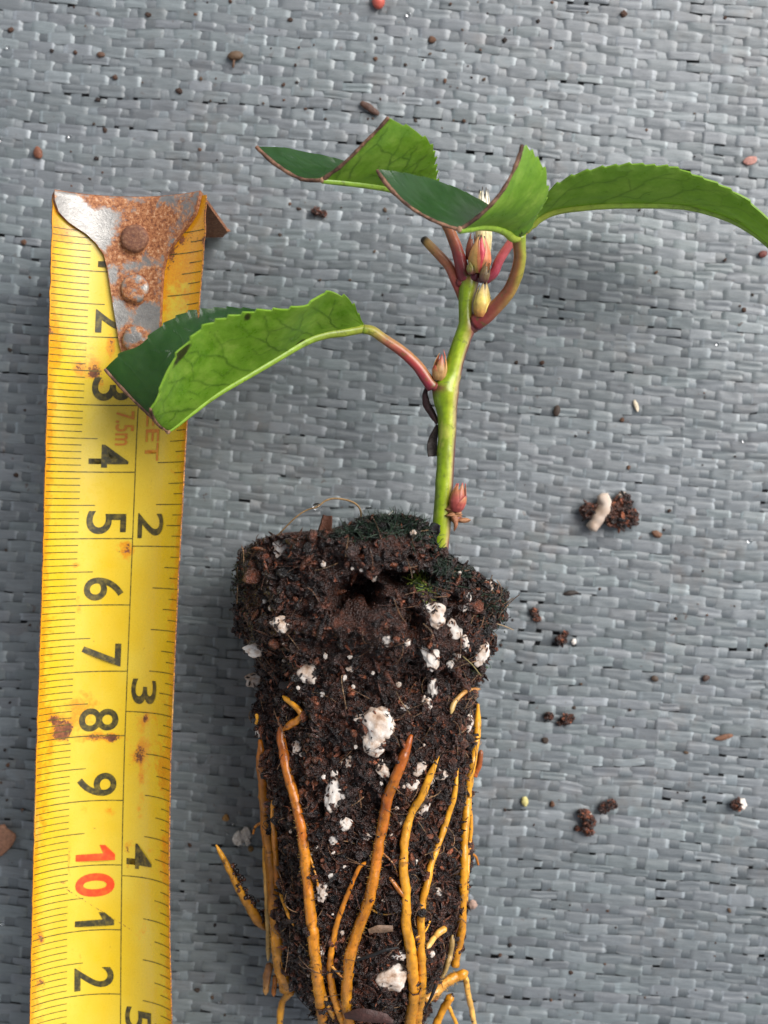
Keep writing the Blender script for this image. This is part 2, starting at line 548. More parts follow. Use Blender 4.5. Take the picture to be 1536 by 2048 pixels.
# ------------------------------------------------------------------ ground: woven fabric
def build_ground():
    ang = R(-4.5)
    ca, sa = math.cos(ang), math.sin(ang)
    fp, wp = 0.164, 0.296           # weft (crosswise) and warp spacing, cm
    X, Y = 14.0, 15.0
    nw = int(2 * X / wp) + 1
    nf = int(2 * Y / fp) + 1
    A = 0.017
    mb = MB()
    def lift(x, y):
        p = np.stack([x * 0.16, y * 0.16, 0 * x], -1)
        return 0.10 * fbm(p, 5, 2)
    def cell(i, j, s):
        return hash3(np.asarray(i, float), np.asarray(j, float), np.zeros_like(np.asarray(i, float)), s)
    r_ = np.random.default_rng(77)
    wx = -X + np.arange(nw) * wp + r_.normal(0, 0.034, nw)
    wy = -Y + np.arange(nf) * fp + r_.normal(0, 0.011, nf)
    def sway(x, y):
        p = np.stack([x * 0.55, y * 0.55, 0 * x], -1)
        p2 = np.stack([x * 2.1, y * 2.6, 0 * x + 3], -1)
        return 0.05 * fbm(p, 50, 2) + 0.030 * fbm(p2, 52, 2), 0.05 * fbm(p, 54, 2) + 0.020 * fbm(p2, 56, 2)
    # weft: wide flat ribbons running left-right
    per = 8
    s = (np.arange((nw - 1) * per + 1) / per)[None, :]          # in warp units
    j = np.arange(nf)[:, None].astype(float)
    i0 = np.round(s) + 0 * j
    par = (i0 + j) % 2                                           # 0: weft over at this crossing
    d = (s - i0) * wp
    under = np.where(par > 0.5, np.exp(-(d / 0.072) ** 2), 0.0)
    near = np.where(par < 0.5, i0, np.where(d >= 0, i0 + 1, i0 - 1))   # id of the float this bit belongs to
    amp = 0.65 + 0.7 * cell(near, j, 3)
    xr = np.interp(s, np.arange(nw), wx) + 0 * j
    yr = wy[:, None] + 0 * s
    wob = 0.034 * fbm(np.stack([xr * 0.7, j * 7.7 + 0 * s, 0 * xr], -1), 9, 2) + 0.016 * fbm(np.stack([xr * 2.3, j * 5.7 + 0 * s, 0 * xr], -1), 8, 2) + 0.03 * fbm(np.stack([xr * 0.2, yr * 0.2, 0 * xr], -1), 10, 2)
    yc = yr + wob * 0.6
    swx, swy = sway(xr, yr)
    z = A * amp * (1 - 2.1 * under)
    fold = sstep(0.30, 0.62, fbm(np.stack([xr * 0.8, j * 3.3 + 0 * s, 0 * xr + 4], -1), 12, 2))
    fcell = (cell(near, j, 21) < 0.10)
    hw = 0.5 * fp * (1.16 - 0.34 * under) * (0.90 + 0.20 * cell(near, j, 7)) * (1 - 0.30 * fold) * np.where(fcell, 0.72, 1.0)
    tilt = (cell(near, j, 4) - 0.5) * 0.016 + 0.008
    crease = np.where(cell(near, j, 41) < 0.34, 0.014, 0.0) * (1 - under)
    cu = (cell(near, j, 42) - 0.5) * 1.2
    bri = 0.5 + 0.30 * (cell(j, j * 0 + 3, 30) - 0.5) + 0.42 * (cell(near, j, 31) - 0.5)
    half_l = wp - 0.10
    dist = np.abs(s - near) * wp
    ends = np.exp(-((dist - half_l) / 0.030) ** 2) * (cell(near, j, 61) < 0.45) * (0.3 + 0.9 * cell(near + np.sign(s - near) * 0.3, j, 62))  # glints painted as brighter colour at the ends of some floats
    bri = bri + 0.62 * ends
    hue = cell(near * 0 + np.floor(near / 5), j, 33)
    us = np.array([-1, -0.8, -0.5, -0.2, 0.1, 0.4, 0.7, 1.0])
    n1, n2, n3 = xr.shape[0], xr.shape[1], len(us)
    P = np.zeros((n1, n2, n3, 3))
    UV = np.zeros((n1, n2, n3, 2))
    CC = np.ones((n1, n2, n3, 4))
    for k, u in enumerate(us):
        xx = xr + swx
        yy = yc + u * hw + swy
        crin = 0.0035 * fbm(np.stack([xr * 5, yy * 30, 0 * xr], -1), 40, 2)
        zz = z + u * tilt * (1 - under) + 0.005 * (1 - u ** 4) - 0.003 + 1.6 * crin - crease * np.exp(-((u - cu - 0.25 * np.sin(2.5 * xr + j)) / 0.22) ** 2) + lift(xx, yy)
        P[:, :, k] = np.stack([xx * ca - yy * sa, xx * sa + yy * ca, zz], -1)
        UV[:, :, k] = np.stack([xr + j * 3.1, 0.5 + 0.5 * u + j * 1.7 + 0 * s], -1)
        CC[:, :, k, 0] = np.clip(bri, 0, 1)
        CC[:, :, k, 1] = hue
        CC[:, :, k, 2] = 0
    q = gridq(n2, n3)
    qa = (q[None] + (np.arange(n1) * n2 * n3)[:, None, None]).reshape(-1, 4)
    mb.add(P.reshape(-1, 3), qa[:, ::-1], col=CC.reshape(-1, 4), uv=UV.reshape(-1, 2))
    # warp: narrow ribbons running up-down
    per = 4
    s = (np.arange((nf - 1) * per + 1) / per)[None, :]
    i = np.arange(nw)[:, None].astype(float)
    j0 = np.round(s) + 0 * i
    over = np.cos(math.pi * (s + i + 1))                        # +1 where the weft goes under
    yr = np.interp(s, np.arange(nf), wy) + 0 * i
    xr = wx[:, None] + 0.02 * fbm(np.stack([yr * 0.5, i * 5.1 + 0 * s, 0 * yr], -1), 14, 2)
    z = 0.70 * A * np.sign(over) * np.abs(over) ** 0.45
    hw = 0.5 * (0.190 + 0.055 * (cell(i, i * 0 + 1, 17) - 0.5)) * (0.85 + 0.3 * cell(i + 0 * s, np.floor((s + i + 0.5) / 2) , 18))
    bri = 0.45 + 0.4 * (cell(i + 0 * s, j0 * 0 + 2, 22) - 0.5) + 0.6 * (cell(i + 0 * s, np.floor((s + i) / 2), 23) - 0.5)
    us = np.array([-1, -0.4, 0.4, 1.0])
    n1, n2, n3 = yr.shape[0], yr.shape[1], len(us)
    P = np.zeros((n1, n2, n3, 3)); UV = np.zeros((n1, n2, n3, 2)); CC = np.ones((n1, n2, n3, 4))
    swx, swy = sway(xr, yr)
    tl = (cell(i + 0 * s, np.floor((s + i) / 2), 25) - 0.5) * 0.02
    for k, u in enumerate(us):
        xx = xr + u * hw + swx
        yy = yr + swy
        zz = z + 0.003 * (1 - u * u) - 0.004 + u * tl + lift(xx, yy)
        P[:, :, k] = np.stack([xx * ca - yy * sa, xx * sa + yy * ca, zz], -1)
        UV[:, :, k] = np.stack([yr + i * 3.7, 0.5 + 0.5 * u + i * 2.3 + 0 * s], -1)
        CC[:, :, k, 0] = np.clip(bri, 0, 1); CC[:, :, k, 1] = cell(i, i * 0 + 5, 27); CC[:, :, k, 2] = 1
    q = gridq(n2, n3)
    qa = (q[None] + (np.arange(n1) * n2 * n3)[:, None, None]).reshape(-1, 4)
    mb.add(P.reshape(-1, 3), qa, col=CC.reshape(-1, 4), uv=UV.reshape(-1, 2))
    # dark soil under the cloth
    g = 60.0
    mb.add([(-g, -g, -0.22), (g, -g, -0.22), (g, g, -0.22), (-g, g, -0.22)], [(0, 1, 2, 3)], mat=1)
    o = link('ground', mb.mesh('ground', [M['fabric'], M['under']]))
    tag(o, 'grey woven weed control fabric covering the ground', None, None, 'structure')
build_ground()
def ground_z(x, y):
    p = np.array([x, y])
    ang = R(4.5)
    xx = x * math.cos(ang) - y * math.sin(ang)
    yy = x * math.sin(ang) + y * math.cos(ang)
    return float(0.10 * fbm(np.array([[xx * 0.16, yy * 0.16, 0.0]]), 5, 2)[0]) + 0.022

# ------------------------------------------------------------------ tape measure
TAPE_ROWS = [  # photo row, left edge, right edge, height of the trough bottom
    (404, 108, 416, 2.14), (480, 106, 414, 2.12), (550, 103, 407, 2.08), (720, 99, 394, 1.98), (830, 96, 378, 1.92), (950, 93, 372, 1.86), (1200, 86, 358, 1.74),
    (1500, 75.5, 345, 1.62), (1700, 70, 342, 1.54), (1900, 65, 344, 1.48), (2048, 62, 347.5, 1.44), (2300, 57, 352, 1.36), (2700, 48, 360, 1.26)]
_th = np.linspace(0.02, 1.6, 400)
_sinc = np.sin(_th) / _th
def tape_row(py):
    L, Rr, zc = interp_rows(TAPE_ROWS, py)
    # gentle smoothing of the outline
    w = 0
    for o_, g_ in ((-60, .25), (0, .5), (60, .25)):
        l_, r_, _ = interp_rows(TAPE_ROWS, np.clip(np.asarray(py, float) + o_, 404, 2700))
        w = w + g_ * np.stack([l_, r_], -1)
    L, Rr = w[..., 0], w[..., 1]
    th = np.full_like(zc, 0.8)
    for _ in range(5):
        sag = 1.25 / th * (1 - np.cos(th))
        half = (Rr - L) / 2 * (H - zc - sag) / F
        th = np.interp(-half / 1.25, -_sinc, _th)
    xc = ((Rr + L) / 2 - 768) * (H - zc - sag * 0.8) / F
    y = (1024 - np.asarray(py, float)) * (H - zc) / F
    return xc, y, zc, th
def tape_pt(py, q, up=0.0):
    """point on the blade: photo row (at the trough bottom), q 0..1 across, lifted by up"""
    py = np.asarray(py, float); q = np.asarray(q, float)
    xc, y, zc, th = tape_row(py)
    Rr = 1.25 / th
    ph = th * (2 * q - 1)
    return np.stack([xc + (Rr - up) * np.sin(ph), y + 0 * ph, zc + Rr - (Rr - up) * np.cos(ph)], -1)
def tape_q(py, px):
    """across-parameter for a photo pixel on the blade"""
    L, Rr, zc = interp_rows(TAPE_ROWS, py)
    _, _, _, th = tape_row(py)
    s = (np.asarray(px, float) - (L + Rr) / 2) / ((Rr - L) / 2) * np.sin(th)
    return 0.5 + np.arcsin(np.clip(s, -0.999, 0.999)) / (2 * th)

CM_PY = [284, 415, 545, 675.5, 811, 944.5, 1077, 1209.5, 1342, 1470.5, 1600, 1729, 1858.5, 1987, 2115, 2243, 2371, 2499, 2627]   # rows of the cm lines, first is cm -1
def cm_row(c): return np.interp(c, np.arange(len(CM_PY)) - 1, CM_PY)
IN_PY = [430, 760, 1092, 1422, 1750, 2076, 2400]
def in_row(c): return np.interp(c, np.arange(len(IN_PY)), IN_PY)

def text_mesh(txt, offset):
    cu = bpy.data.curves.new('print', 'FONT')
    cu.body = txt
    cu.size = 1.0
    cu.offset = offset
    cu.resolution_u = 6
    ob = bpy.data.objects.new('print', cu)
    scene.collection.objects.link(ob)
    dg = bpy.context.evaluated_depsgraph_get()
    me = bpy.data.meshes.new_from_object(ob.evaluated_get(dg))
    me.calc_loop_triangles()
    V = np.array([v.co[:2] for v in me.vertices])
    T = np.array([t.vertices[:] for t in me.loop_triangles])
    scene.collection.objects.unlink(ob)
    bpy.data.objects.remove(ob); bpy.data.meshes.remove(me); bpy.data.curves.remove(cu)
    V = V - V.min(0)
    return V / V.max(0), T

tape = empty('tape_measure', (-4.1, -2.0, 0), 'yellow rusty steel tape measure lying along the left side with its hook at the top', 'tape measure')
TO = np.array([-4.1, -2.0, 0.0])

def build_blade():
    mb = MB()
    py = np.linspace(404, 2560, 900)
    q = np.linspace(0, 1, 120)
    PY, Q = np.meshgrid(py, q, indexing='ij')
    # slightly nicked edges
    nick = 0.004 * fbm(np.stack([PY * 0.05, Q * 0, Q * 0], -1), 61, 3) + 0.012 * np.minimum(0, fbm(np.stack([PY * 0.02, Q * 0 + 9, Q * 0], -1), 62, 2) + 0.2)
    edge = sstep(0.80, 1.0, np.abs(2 * Q - 1))
    nick2 = 0.005 * fbm(np.stack([PY * 0.035, Q * 0 + 5, Q * 0], -1), 63, 3)
    Q2 = Q + np.where(Q > 0.5, nick, -nick2) * edge
    P = tape_pt(PY, Q2)
    px = 768 + P[..., 0] / (H - P[..., 2]) * F
    pyy = 1024 - P[..., 1] / (H - P[..., 2]) * F
    rust = 0.15 + 0 * Q
    fb = fbm(np.stack([PY * 0.012, Q * 5, Q * 0], -1), 70, 4)
    fb2 = fbm(np.stack([PY * 0.045, Q * 16, Q * 0], -1), 71, 4)
    dL = Q * 2.5; dR = (1 - Q) * 2.5
    rust = rust + 0.80 * np.exp(-dL / (0.05 + 0.06 * (1 + fb))) + 0.80 * np.exp(-dR / (0.07 + 0.07 * (1 + fb)))
    deep = 0.05 + 0.42 * np.exp(-dR / 0.03) + 0.34 * np.exp(-dL / 0.025) * (fb2 > 0)
    age_glare = 0.35 + 0.5 * fb + 0.75 * np.exp(-(((Q - 0.30) / 0.10) ** 2)) * 0.4  # random ageing, plus a pale lengthwise band painted in as reflected glare
    spots = [  # photo px, py, rx, ry, rust, deep
        (395, 470, 45, 60, 0.75, 0.10), (385, 480, 30, 14, 0.5, 0.75), (345, 500, 14, 40, 0.6, 0.55), (330, 570, 9, 70, 0.65, 0.5), (370, 560, 45, 90, 0.42, 0.0),
        (404, 440, 16, 30, 0.7, 0.2), (128, 460, 22, 14, 0.6, 0.55), (150, 480, 40, 18, 0.3, 0.1), (222, 690, 9, 40, 0.6, 0.5),
        (112, 690, 14, 40, 0.55, 0.25), (105, 665, 10, 14, 0.5, 0.5), (170, 735, 26, 18, 0.45, 0.62), (186, 748, 12, 8, 0.4, 0.7), (205, 765, 14, 26, 0.35, 0.55), (178, 715, 60, 60, 0.25, 0.0),
        (250, 1100, 18, 22, 0.55, 0.15), (256, 1095, 7, 12, 0.5, 0.55), (240, 1103, 18, 3, 0.3, 0.5), (150, 1130, 16, 6, 0.45, 0.1), (155, 1210, 8, 25, 0.45, 0.0),
        (118, 1458, 16, 22, 0.5, 0.9), (135, 1462, 10, 14, 0.5, 0.85), (105, 1440, 9, 8, 0.4, 0.7), (155, 1440, 60, 40, 0.42, 0.2), (190, 1475, 60, 8, 0.5, 0.5), (225, 1478, 14, 10, 0.5, 0.55), (170, 1400, 30, 25, 0.35, 0.15),
        (285, 1430, 28, 25, 0.3, 0.2), (292, 1437, 6, 10, 0.4, 0.7), (280, 1510, 20, 28, 0.5, 0.55), (285, 1560, 8, 40, 0.42, 0.38), (310, 1500, 40, 60, 0.30, 0.08), (330, 1545, 22, 40, 0.4, 0.12),
        (281, 1620, 8, 30, 0.35, 0.3), (218, 1622, 12, 12, 0.4, 0.05), (168, 1617, 10, 10, 0.32, 0.0), (138, 1720, 4, 60, 0.4, 0.45), (123, 1765, 7, 5, 0.3, 0.7), (255, 1700, 12, 20, 0.35, 0.4), (257, 1735, 4, 20, 0.3, 0.55),
        (333, 1700, 8, 40, 0.55, 0.3), (300, 1720, 30, 40, 0.18, 0.05), (80, 1965, 12, 12, 0.4, 0.8), (76, 1870, 12, 16, 0.35, 0.4), (82, 1878, 5, 8, 0.3, 0.6), (160, 1930, 4, 30, 0.45, 0.15), (145, 1900, 3, 22, 0.35, 0.1), (285, 1870, 14, 40, 0.22, 0.0),
        (90, 1600, 12, 80, 0.3, 0.05), (95, 1500, 14, 60, 0.30, 0.1), (100, 1300, 10, 120, 0.18, 0.0), (345, 1250, 12, 100, 0.22, 0.0)]
    for (sx, sy, rx, ry, a, b) in spots:
        w = np.exp(-(((px - sx) / rx) ** 2 + ((pyy - sy) / ry) ** 2)) * (0.75 + 0.7 * fb2)
        rust = rust + a * w
        deep = deep + b * w
    # hairline crease across the blade between 10 and 12 cm
    ln = np.abs((pyy - 1780) - (px - 135) * 0.62) / 1.18
    deep = deep + 0.5 * np.exp(-(ln / 1.6) ** 2) * ((px > 130) & (px < 265))
    col = np.stack([np.clip(rust, 0, 1), np.clip(deep, 0, 1), np.clip(age_glare, 0, 1)], -1).reshape(-1, 3)
    shell(mb, P, 0.018, (0, 0, 0), col, col, uv=None, colR=(0.75, 0.62, 0.3), flip=False)
    n0 = sum(len(x) for x in mb.q)
    up = 0.0135
    def strip(qa, qb, row, wpx, mat, slope=0.0):
        n = 10
        q = np.linspace(qa, qb, n)
        a = tape_pt(np.full(n, row - wpx / 2), q, up)
        b = tape_pt(np.full(n, row + wpx / 2), q, up)
        P2 = np.stack([a, b], 1)
        mb.add(P2.reshape(-1, 3), gridq(n, 2), mat=mat)
    # centimetre side
    for mm in range(4, 175):
        row = cm_row(mm / 10.0)
        if row < 450 or row > 2540: continue
        k = mm % 10
        if k == 0: strip(0.006, 0.578, row, 2.0, 2)
        elif k == 5: strip(0.006, 0.343, row, 1.8, 2)
        else: strip(0.006, 0.245, row, 1.7, 2)
    # dividing line
    rows = np.linspace(700, 2550, 300)
    a = tape_pt(rows, np.full_like(rows, 0.5775), up); b = tape_pt(rows, np.full_like(rows, 0.5835), up)
    mb.add(np.stack([a, b], 1).reshape(-1, 3), gridq(300, 2)[:, ::-1], mat=2)
    # inch side
    for s16 in range(1, 6 * 16):
        row = in_row(s16 / 16.0)
        if row < 470 or row > 2540: continue
        k = s16 % 16
        qa = 0.583 if k == 0 else 0.735 if k % 4 == 0 else 0.83 if k % 2 == 0 else 0.885
        strip(qa, 0.992, row, 1.8, 2)
    # numbers read along the blade: glyph x runs down the photo, glyph y runs across it
    cache = {}
    def glyphs(txt, r0, r1, q0, q1, mat, off=0.008):
        key = (txt, off)
        if key not in cache:
            if txt == '1':   # a plain stroke with a flag
                cache[key] = (np.array([(.56, 0), (1, 0), (1, 1), (.62, 1), (.56, .70), (.0, .60), (.0, .74)]), np.array([(0, 1, 2), (0, 2, 4), (4, 2, 3), (5, 4, 3), (5, 3, 6)]))
            else: cache[key] = text_mesh(txt, off)
        V, T = cache[key]
        rr = r0 + V[:, 0] * (r1 - r0)
        qq = q0 + V[:, 1] * (q1 - q0)
        mb.add(tape_pt(rr, qq, up + 0.003), None, T[:, ::-1], mat=mat)
    cmn = {1: '1', 2: '2', 3: '3', 4: '4', 5: '5', 6: '6', 7: '7', 8: '8', 9: '9', 11: '1', 12: '2', 13: '3', 14: '4'}
    for c, t in cmn.items():
        row = cm_row(c)
        w = 26 if t == '1' else 46
        glyphs(t, row - 9 - w, row - 9, 0.292, 0.535, 1)
    r10 = cm_row(10)
    glyphs('1', r10 - 40, r10 - 10, 0.292, 0.535, 3, 0.03)
    glyphs('0', r10 + 16, r10 + 63, 0.292, 0.535, 3, 0.03)
    for c in range(1, 6):
        row = in_row(c)
        glyphs(str(c), row - 66 if c != 1 else row - 44, row - 16, 0.612, 0.80, 1)
    glyphs('7.5m', 823, 891, 0.445, 0.560, 4, 0.012)
    glyphs('FEET', 800, 922, 0.640, 0.735, 4, 0.006)
    o = link('blade', mb.mesh('blade', [M['tape'], M['ink'], M['line'], M['red'], M['pale']], TO), tape)
build_blade()

def build_hook():
    prof = [(396, 108, 407.5), (405, 106.5, 407), (416, 107, 405), (438, 114, 398), (454, 130, 386), (464, 146, 377), (474, 164, 366), (490, 182, 352), (513, 198, 333), (545, 205, 324), (584, 211, 321),
            (643, 221, 319), (690, 229, 315), (706, 234, 309), (718, 243, 298), (726, 256, 283)]
    py = np.unique(np.r_[np.linspace(404, 726, 90), np.linspace(700, 726, 14)])
    L, Rr = interp_rows(prof, py)
    n = 44
    t = np.linspace(0, 1, n)[None, :]
    qL, qR = tape_q(py, L)[:, None], tape_q(py, Rr)[:, None]
    Q = qL * (1 - t) + qR * t
    PY = py[:, None] + 0 * t
    P = tape_pt(PY, Q, 0.048)
    # the lip: bends over the end of the blade and reaches down to the cloth
    m = 26
    top = P[0]
    s = np.linspace(0, 1, m)[:, None, None]
    zb = 0.05
    bend = np.minimum(s * 12, 1)
    dy = 0.05 * np.sin(bend * math.pi / 2)
    drop = np.clip((s - 1 / 12) * 12 / 11, 0, 1)
    zz = top[None, :, 2:3] - 0.05 * (1 - np.cos(bend * math.pi / 2))
    zz = zz + (zb - zz) * drop
    e = np.abs(2 * t[0] - 1)[None, :, None]
    zz = np.maximum(zz, zb + 0.35 * np.maximum(0, e - 0.86) / 0.14 * drop)
    lip = np.concatenate([np.broadcast_to(top[None, :, 0:1], zz.shape) + 0.26 * (t[0][None, :, None] - 0.35) * drop, top[None, :, 1:2] + dy - 0.12 * drop + 0 * zz, zz], -1)
    G = np.concatenate([lip[::-1], P[1:]], 0)
    Gx = 768 + G[..., 0] / (H - G[..., 2]) * F
    Gy = 1024 - G[..., 1] / (H - G[..., 2]) * F
    rust = 0.465 + 0 * Gx
    dark = 0 * Gx
    for (sx, sy, rx, ry, a) in [(135, 425, 35, 28, -0.30), (185, 455, 30, 30, -0.22), (215, 480, 22, 30, -0.12), (265, 480, 42, 42, 0.22), (330, 440, 60, 30, 0.16), (230, 410, 60, 12, 0.14), (395, 430, 14, 30, -0.05), (300, 470, 30, 40, 0.10), (264, 580, 40, 34, 0.22),
                                (235, 625, 22, 26, -0.34), (295, 640, 22, 30, -0.28), (267, 680, 36, 30, 0.26), (230, 500, 20, 20, 0.15), (270, 530, 40, 14, -0.12), (222, 560, 14, 20, -0.06), (300, 560, 20, 40, 0.14)]:
        rust = rust + a * np.exp(-(((Gx - sx) / rx) ** 2 + ((Gy - sy) / ry) ** 2))
    rust[:m - 2] = 0.90
    dark[:m - 2] = 0.40
    edge = np.abs(2 * t - 1)
    rust[m:] = rust[m:] + (0.10 * sstep(0.93, 1.0, edge))
    col = np.stack([np.clip(rust, 0, 1), np.clip(dark, 0, 1), 0 * rust], -1).reshape(-1, 3)
    mb = MB()
    shell(mb, G, 0.062, (0, 0, 0), col, col, colR=(0.62, 0.25, 0.0), flip=False)
    hook = link('hook', mb.mesh('hook', M['steel'], TO), tape)
    for (cx, cy, r, ru, dk) in [(264, 480, 28, 0.9, 0.62), (263.5, 579.5, 28, 0.46, 0.0), (266, 681, 27, 0.50, 0.05)]:
        c = tape_pt(np.array([cy]), tape_q(np.array([cy]), np.array([cx])), 0.085)[0]
        rw = r * (H - c[2]) / F
        mb = MB()
        prof_r = np.array([1.22, 1.10, 1.03, 1.0, 0.96, 0.86, 0.68, 0.42, 0.15, 0.0]) * rw
        prof_z = np.array([-0.02, 0.006, 0.012, 0.045, 0.070, 0.088, 0.097, 0.100, 0.100, 0.099]) - 0.01
        a = np.linspace(0, 2 * math.pi, 40, endpoint=False)
        rad = prof_r[:, None] * (1 + 0.02 * np.cos(5 * a + cx)[None, :])
        P = np.stack([c[0] + rad * np.cos(a), c[1] + rad * np.sin(a), c[2] + prof_z[:, None] + 0 * rad], -1)
        rr = np.repeat(np.where(prof_r / rw > 1.02, 0.95, ru), 40)
        rr = rr + 0.25 * fbm(P.reshape(-1, 3) * 6, int(cy), 3)
        dd = np.repeat(np.where(prof_r / rw > 1.02, 0.0, dk), 40)
        mb.add(P.reshape(-1, 3), gridq(len(prof_r), 40, True), col=np.stack([np.clip(rr, 0, 1), dd, 0 * dd], -1))
        link('rivet', mb.mesh('rivet', M['steel'], TO), hook)
build_hook()

# ------------------------------------------------------------------ rooted cutting: soil plug
TOP_PY = [(440, 1190), (462, 1140), (475, 1122), (500, 1106), (530, 1084), (560, 1078), (600, 1074), (660, 1068), (700, 1056), (725, 1041), (760, 1036), (800, 1036), (835, 1042), (852, 1052), (862, 1070), (870, 1098),
          (886, 1112), (900, 1112), (918, 1124), (945, 1152), (985, 1176), (1006, 1196), (1030, 1210)]
SIDE = [(1090, 488, 994), (1130, 484, 994), (1180, 486, 986), (1240, 486, 980), (1275, 498, 970), (1310, 516, 956), (1350, 526, 948), (1420, 530, 944), (1500, 532, 940), (1560, 538, 933), (1650, 550, 926), (1750, 557, 920), (1850, 566, 912),
        (1930, 576, 900), (1990, 592, 878), (2040, 618, 860), (2090, 640, 850), (2120, 665, 820)]
ZC = 1.95
KX = (H - ZC) / F
def plug_profile(py):
    L, Rr = interp_rows(SIDE, py)
    xc = ((L + Rr) / 2 - 768) * KX
    r = (Rr - L) / 2 * KX
    rz = np.minimum(r * 1.0, 2.0)
    zc = rz + 0.06
    return xc, r, rz, zc
def plug_pt(pyn, ang):
    """undisplaced surface of the plug; pyn nominal row, ang 0 = right, pi/2 = towards the camera"""
    pyn = np.asarray(pyn, float); ang = np.asarray(ang, float)
    xc, r, rz, zc = plug_profile(pyn)
    c, s = np.cos(ang), np.sin(ang)
    e = 2 / 2.35
    x = xc + r * np.sign(c) * np.abs(c) ** e
    z = zc + rz * np.sign(s) * np.abs(s) ** e
    a = np.clip((pyn - 1100) / 1000.0, 0, 1)
    top = interp_rows(TOP_PY, x / KX + 768)[0]
    pye = pyn + (top - 1100) * (1 - a) ** 4
    return np.stack([x, (1024 - pye) * KX, z], -1)
CAV = [(715, 1192, 54, 40, 0.62), (700, 1218, 44, 34, 0.4), (815, 1158, 56, 20, 0.55), (770, 1172, 40, 18, 0.25), (517, 1142, 10, 8, 0.25), (530, 1215, 14, 16, 0.25), (620, 1235, 50, 16, 0.18), (826, 1240, 20, 26, 0.30), (830, 1375, 46, 24, 0.30), (872, 1350, 30, 14, 0.25), (900, 1225, 16, 26, 0.25),
       (640, 1290, 40, 16, 0.10), (560, 1320, 30, 14, 0.10), (560, 1890, 14, 60, 0.2), (690, 1500, 50, 30, 0.08), (880, 1860, 30, 60, 0.12), (740, 1850, 60, 40, 0.08)]
def soil_disp(P, N):
    px = 768 + P[:, 0] / (H - P[:, 2]) * F
    py = 1024 - P[:, 1] / (H - P[:, 2]) * F
    d = -0.02 + 0.20 * fbm(P * 1.1, 101, 3) + 0.16 * fbm(P * 4.0, 103, 3) + 0.060 * (1 - 2 * np.abs(fbm(P * 9.0, 105, 3))) + 0.045 * fbm(P * 20, 107, 3)
    hole = sstep(0.40, 0.62, fbm(P * 3.1, 111, 3))
    d = d - 0.26 * hole
    # rim step: the upper collar is fuller than the body below it
    front = sstep(0.1, 0.6, N[:, 2])
    for (sx, sy, rx, ry, a) in CAV:
        d = d - a * front * sstep(1.25, 0.6, np.sqrt(((px - sx) / rx) ** 2 + ((py - sy) / ry) ** 2) + 0.25 * fbm(P * 6, 120, 2))
    return d
cutting = empty('rooted_cutting', (0.0, -3.5, 0), 'leafy cutting with a red green stem and orange roots growing from its dark soil plug', 'plant cutting')
CO = np.array([0.0, -3.5, 0.0])

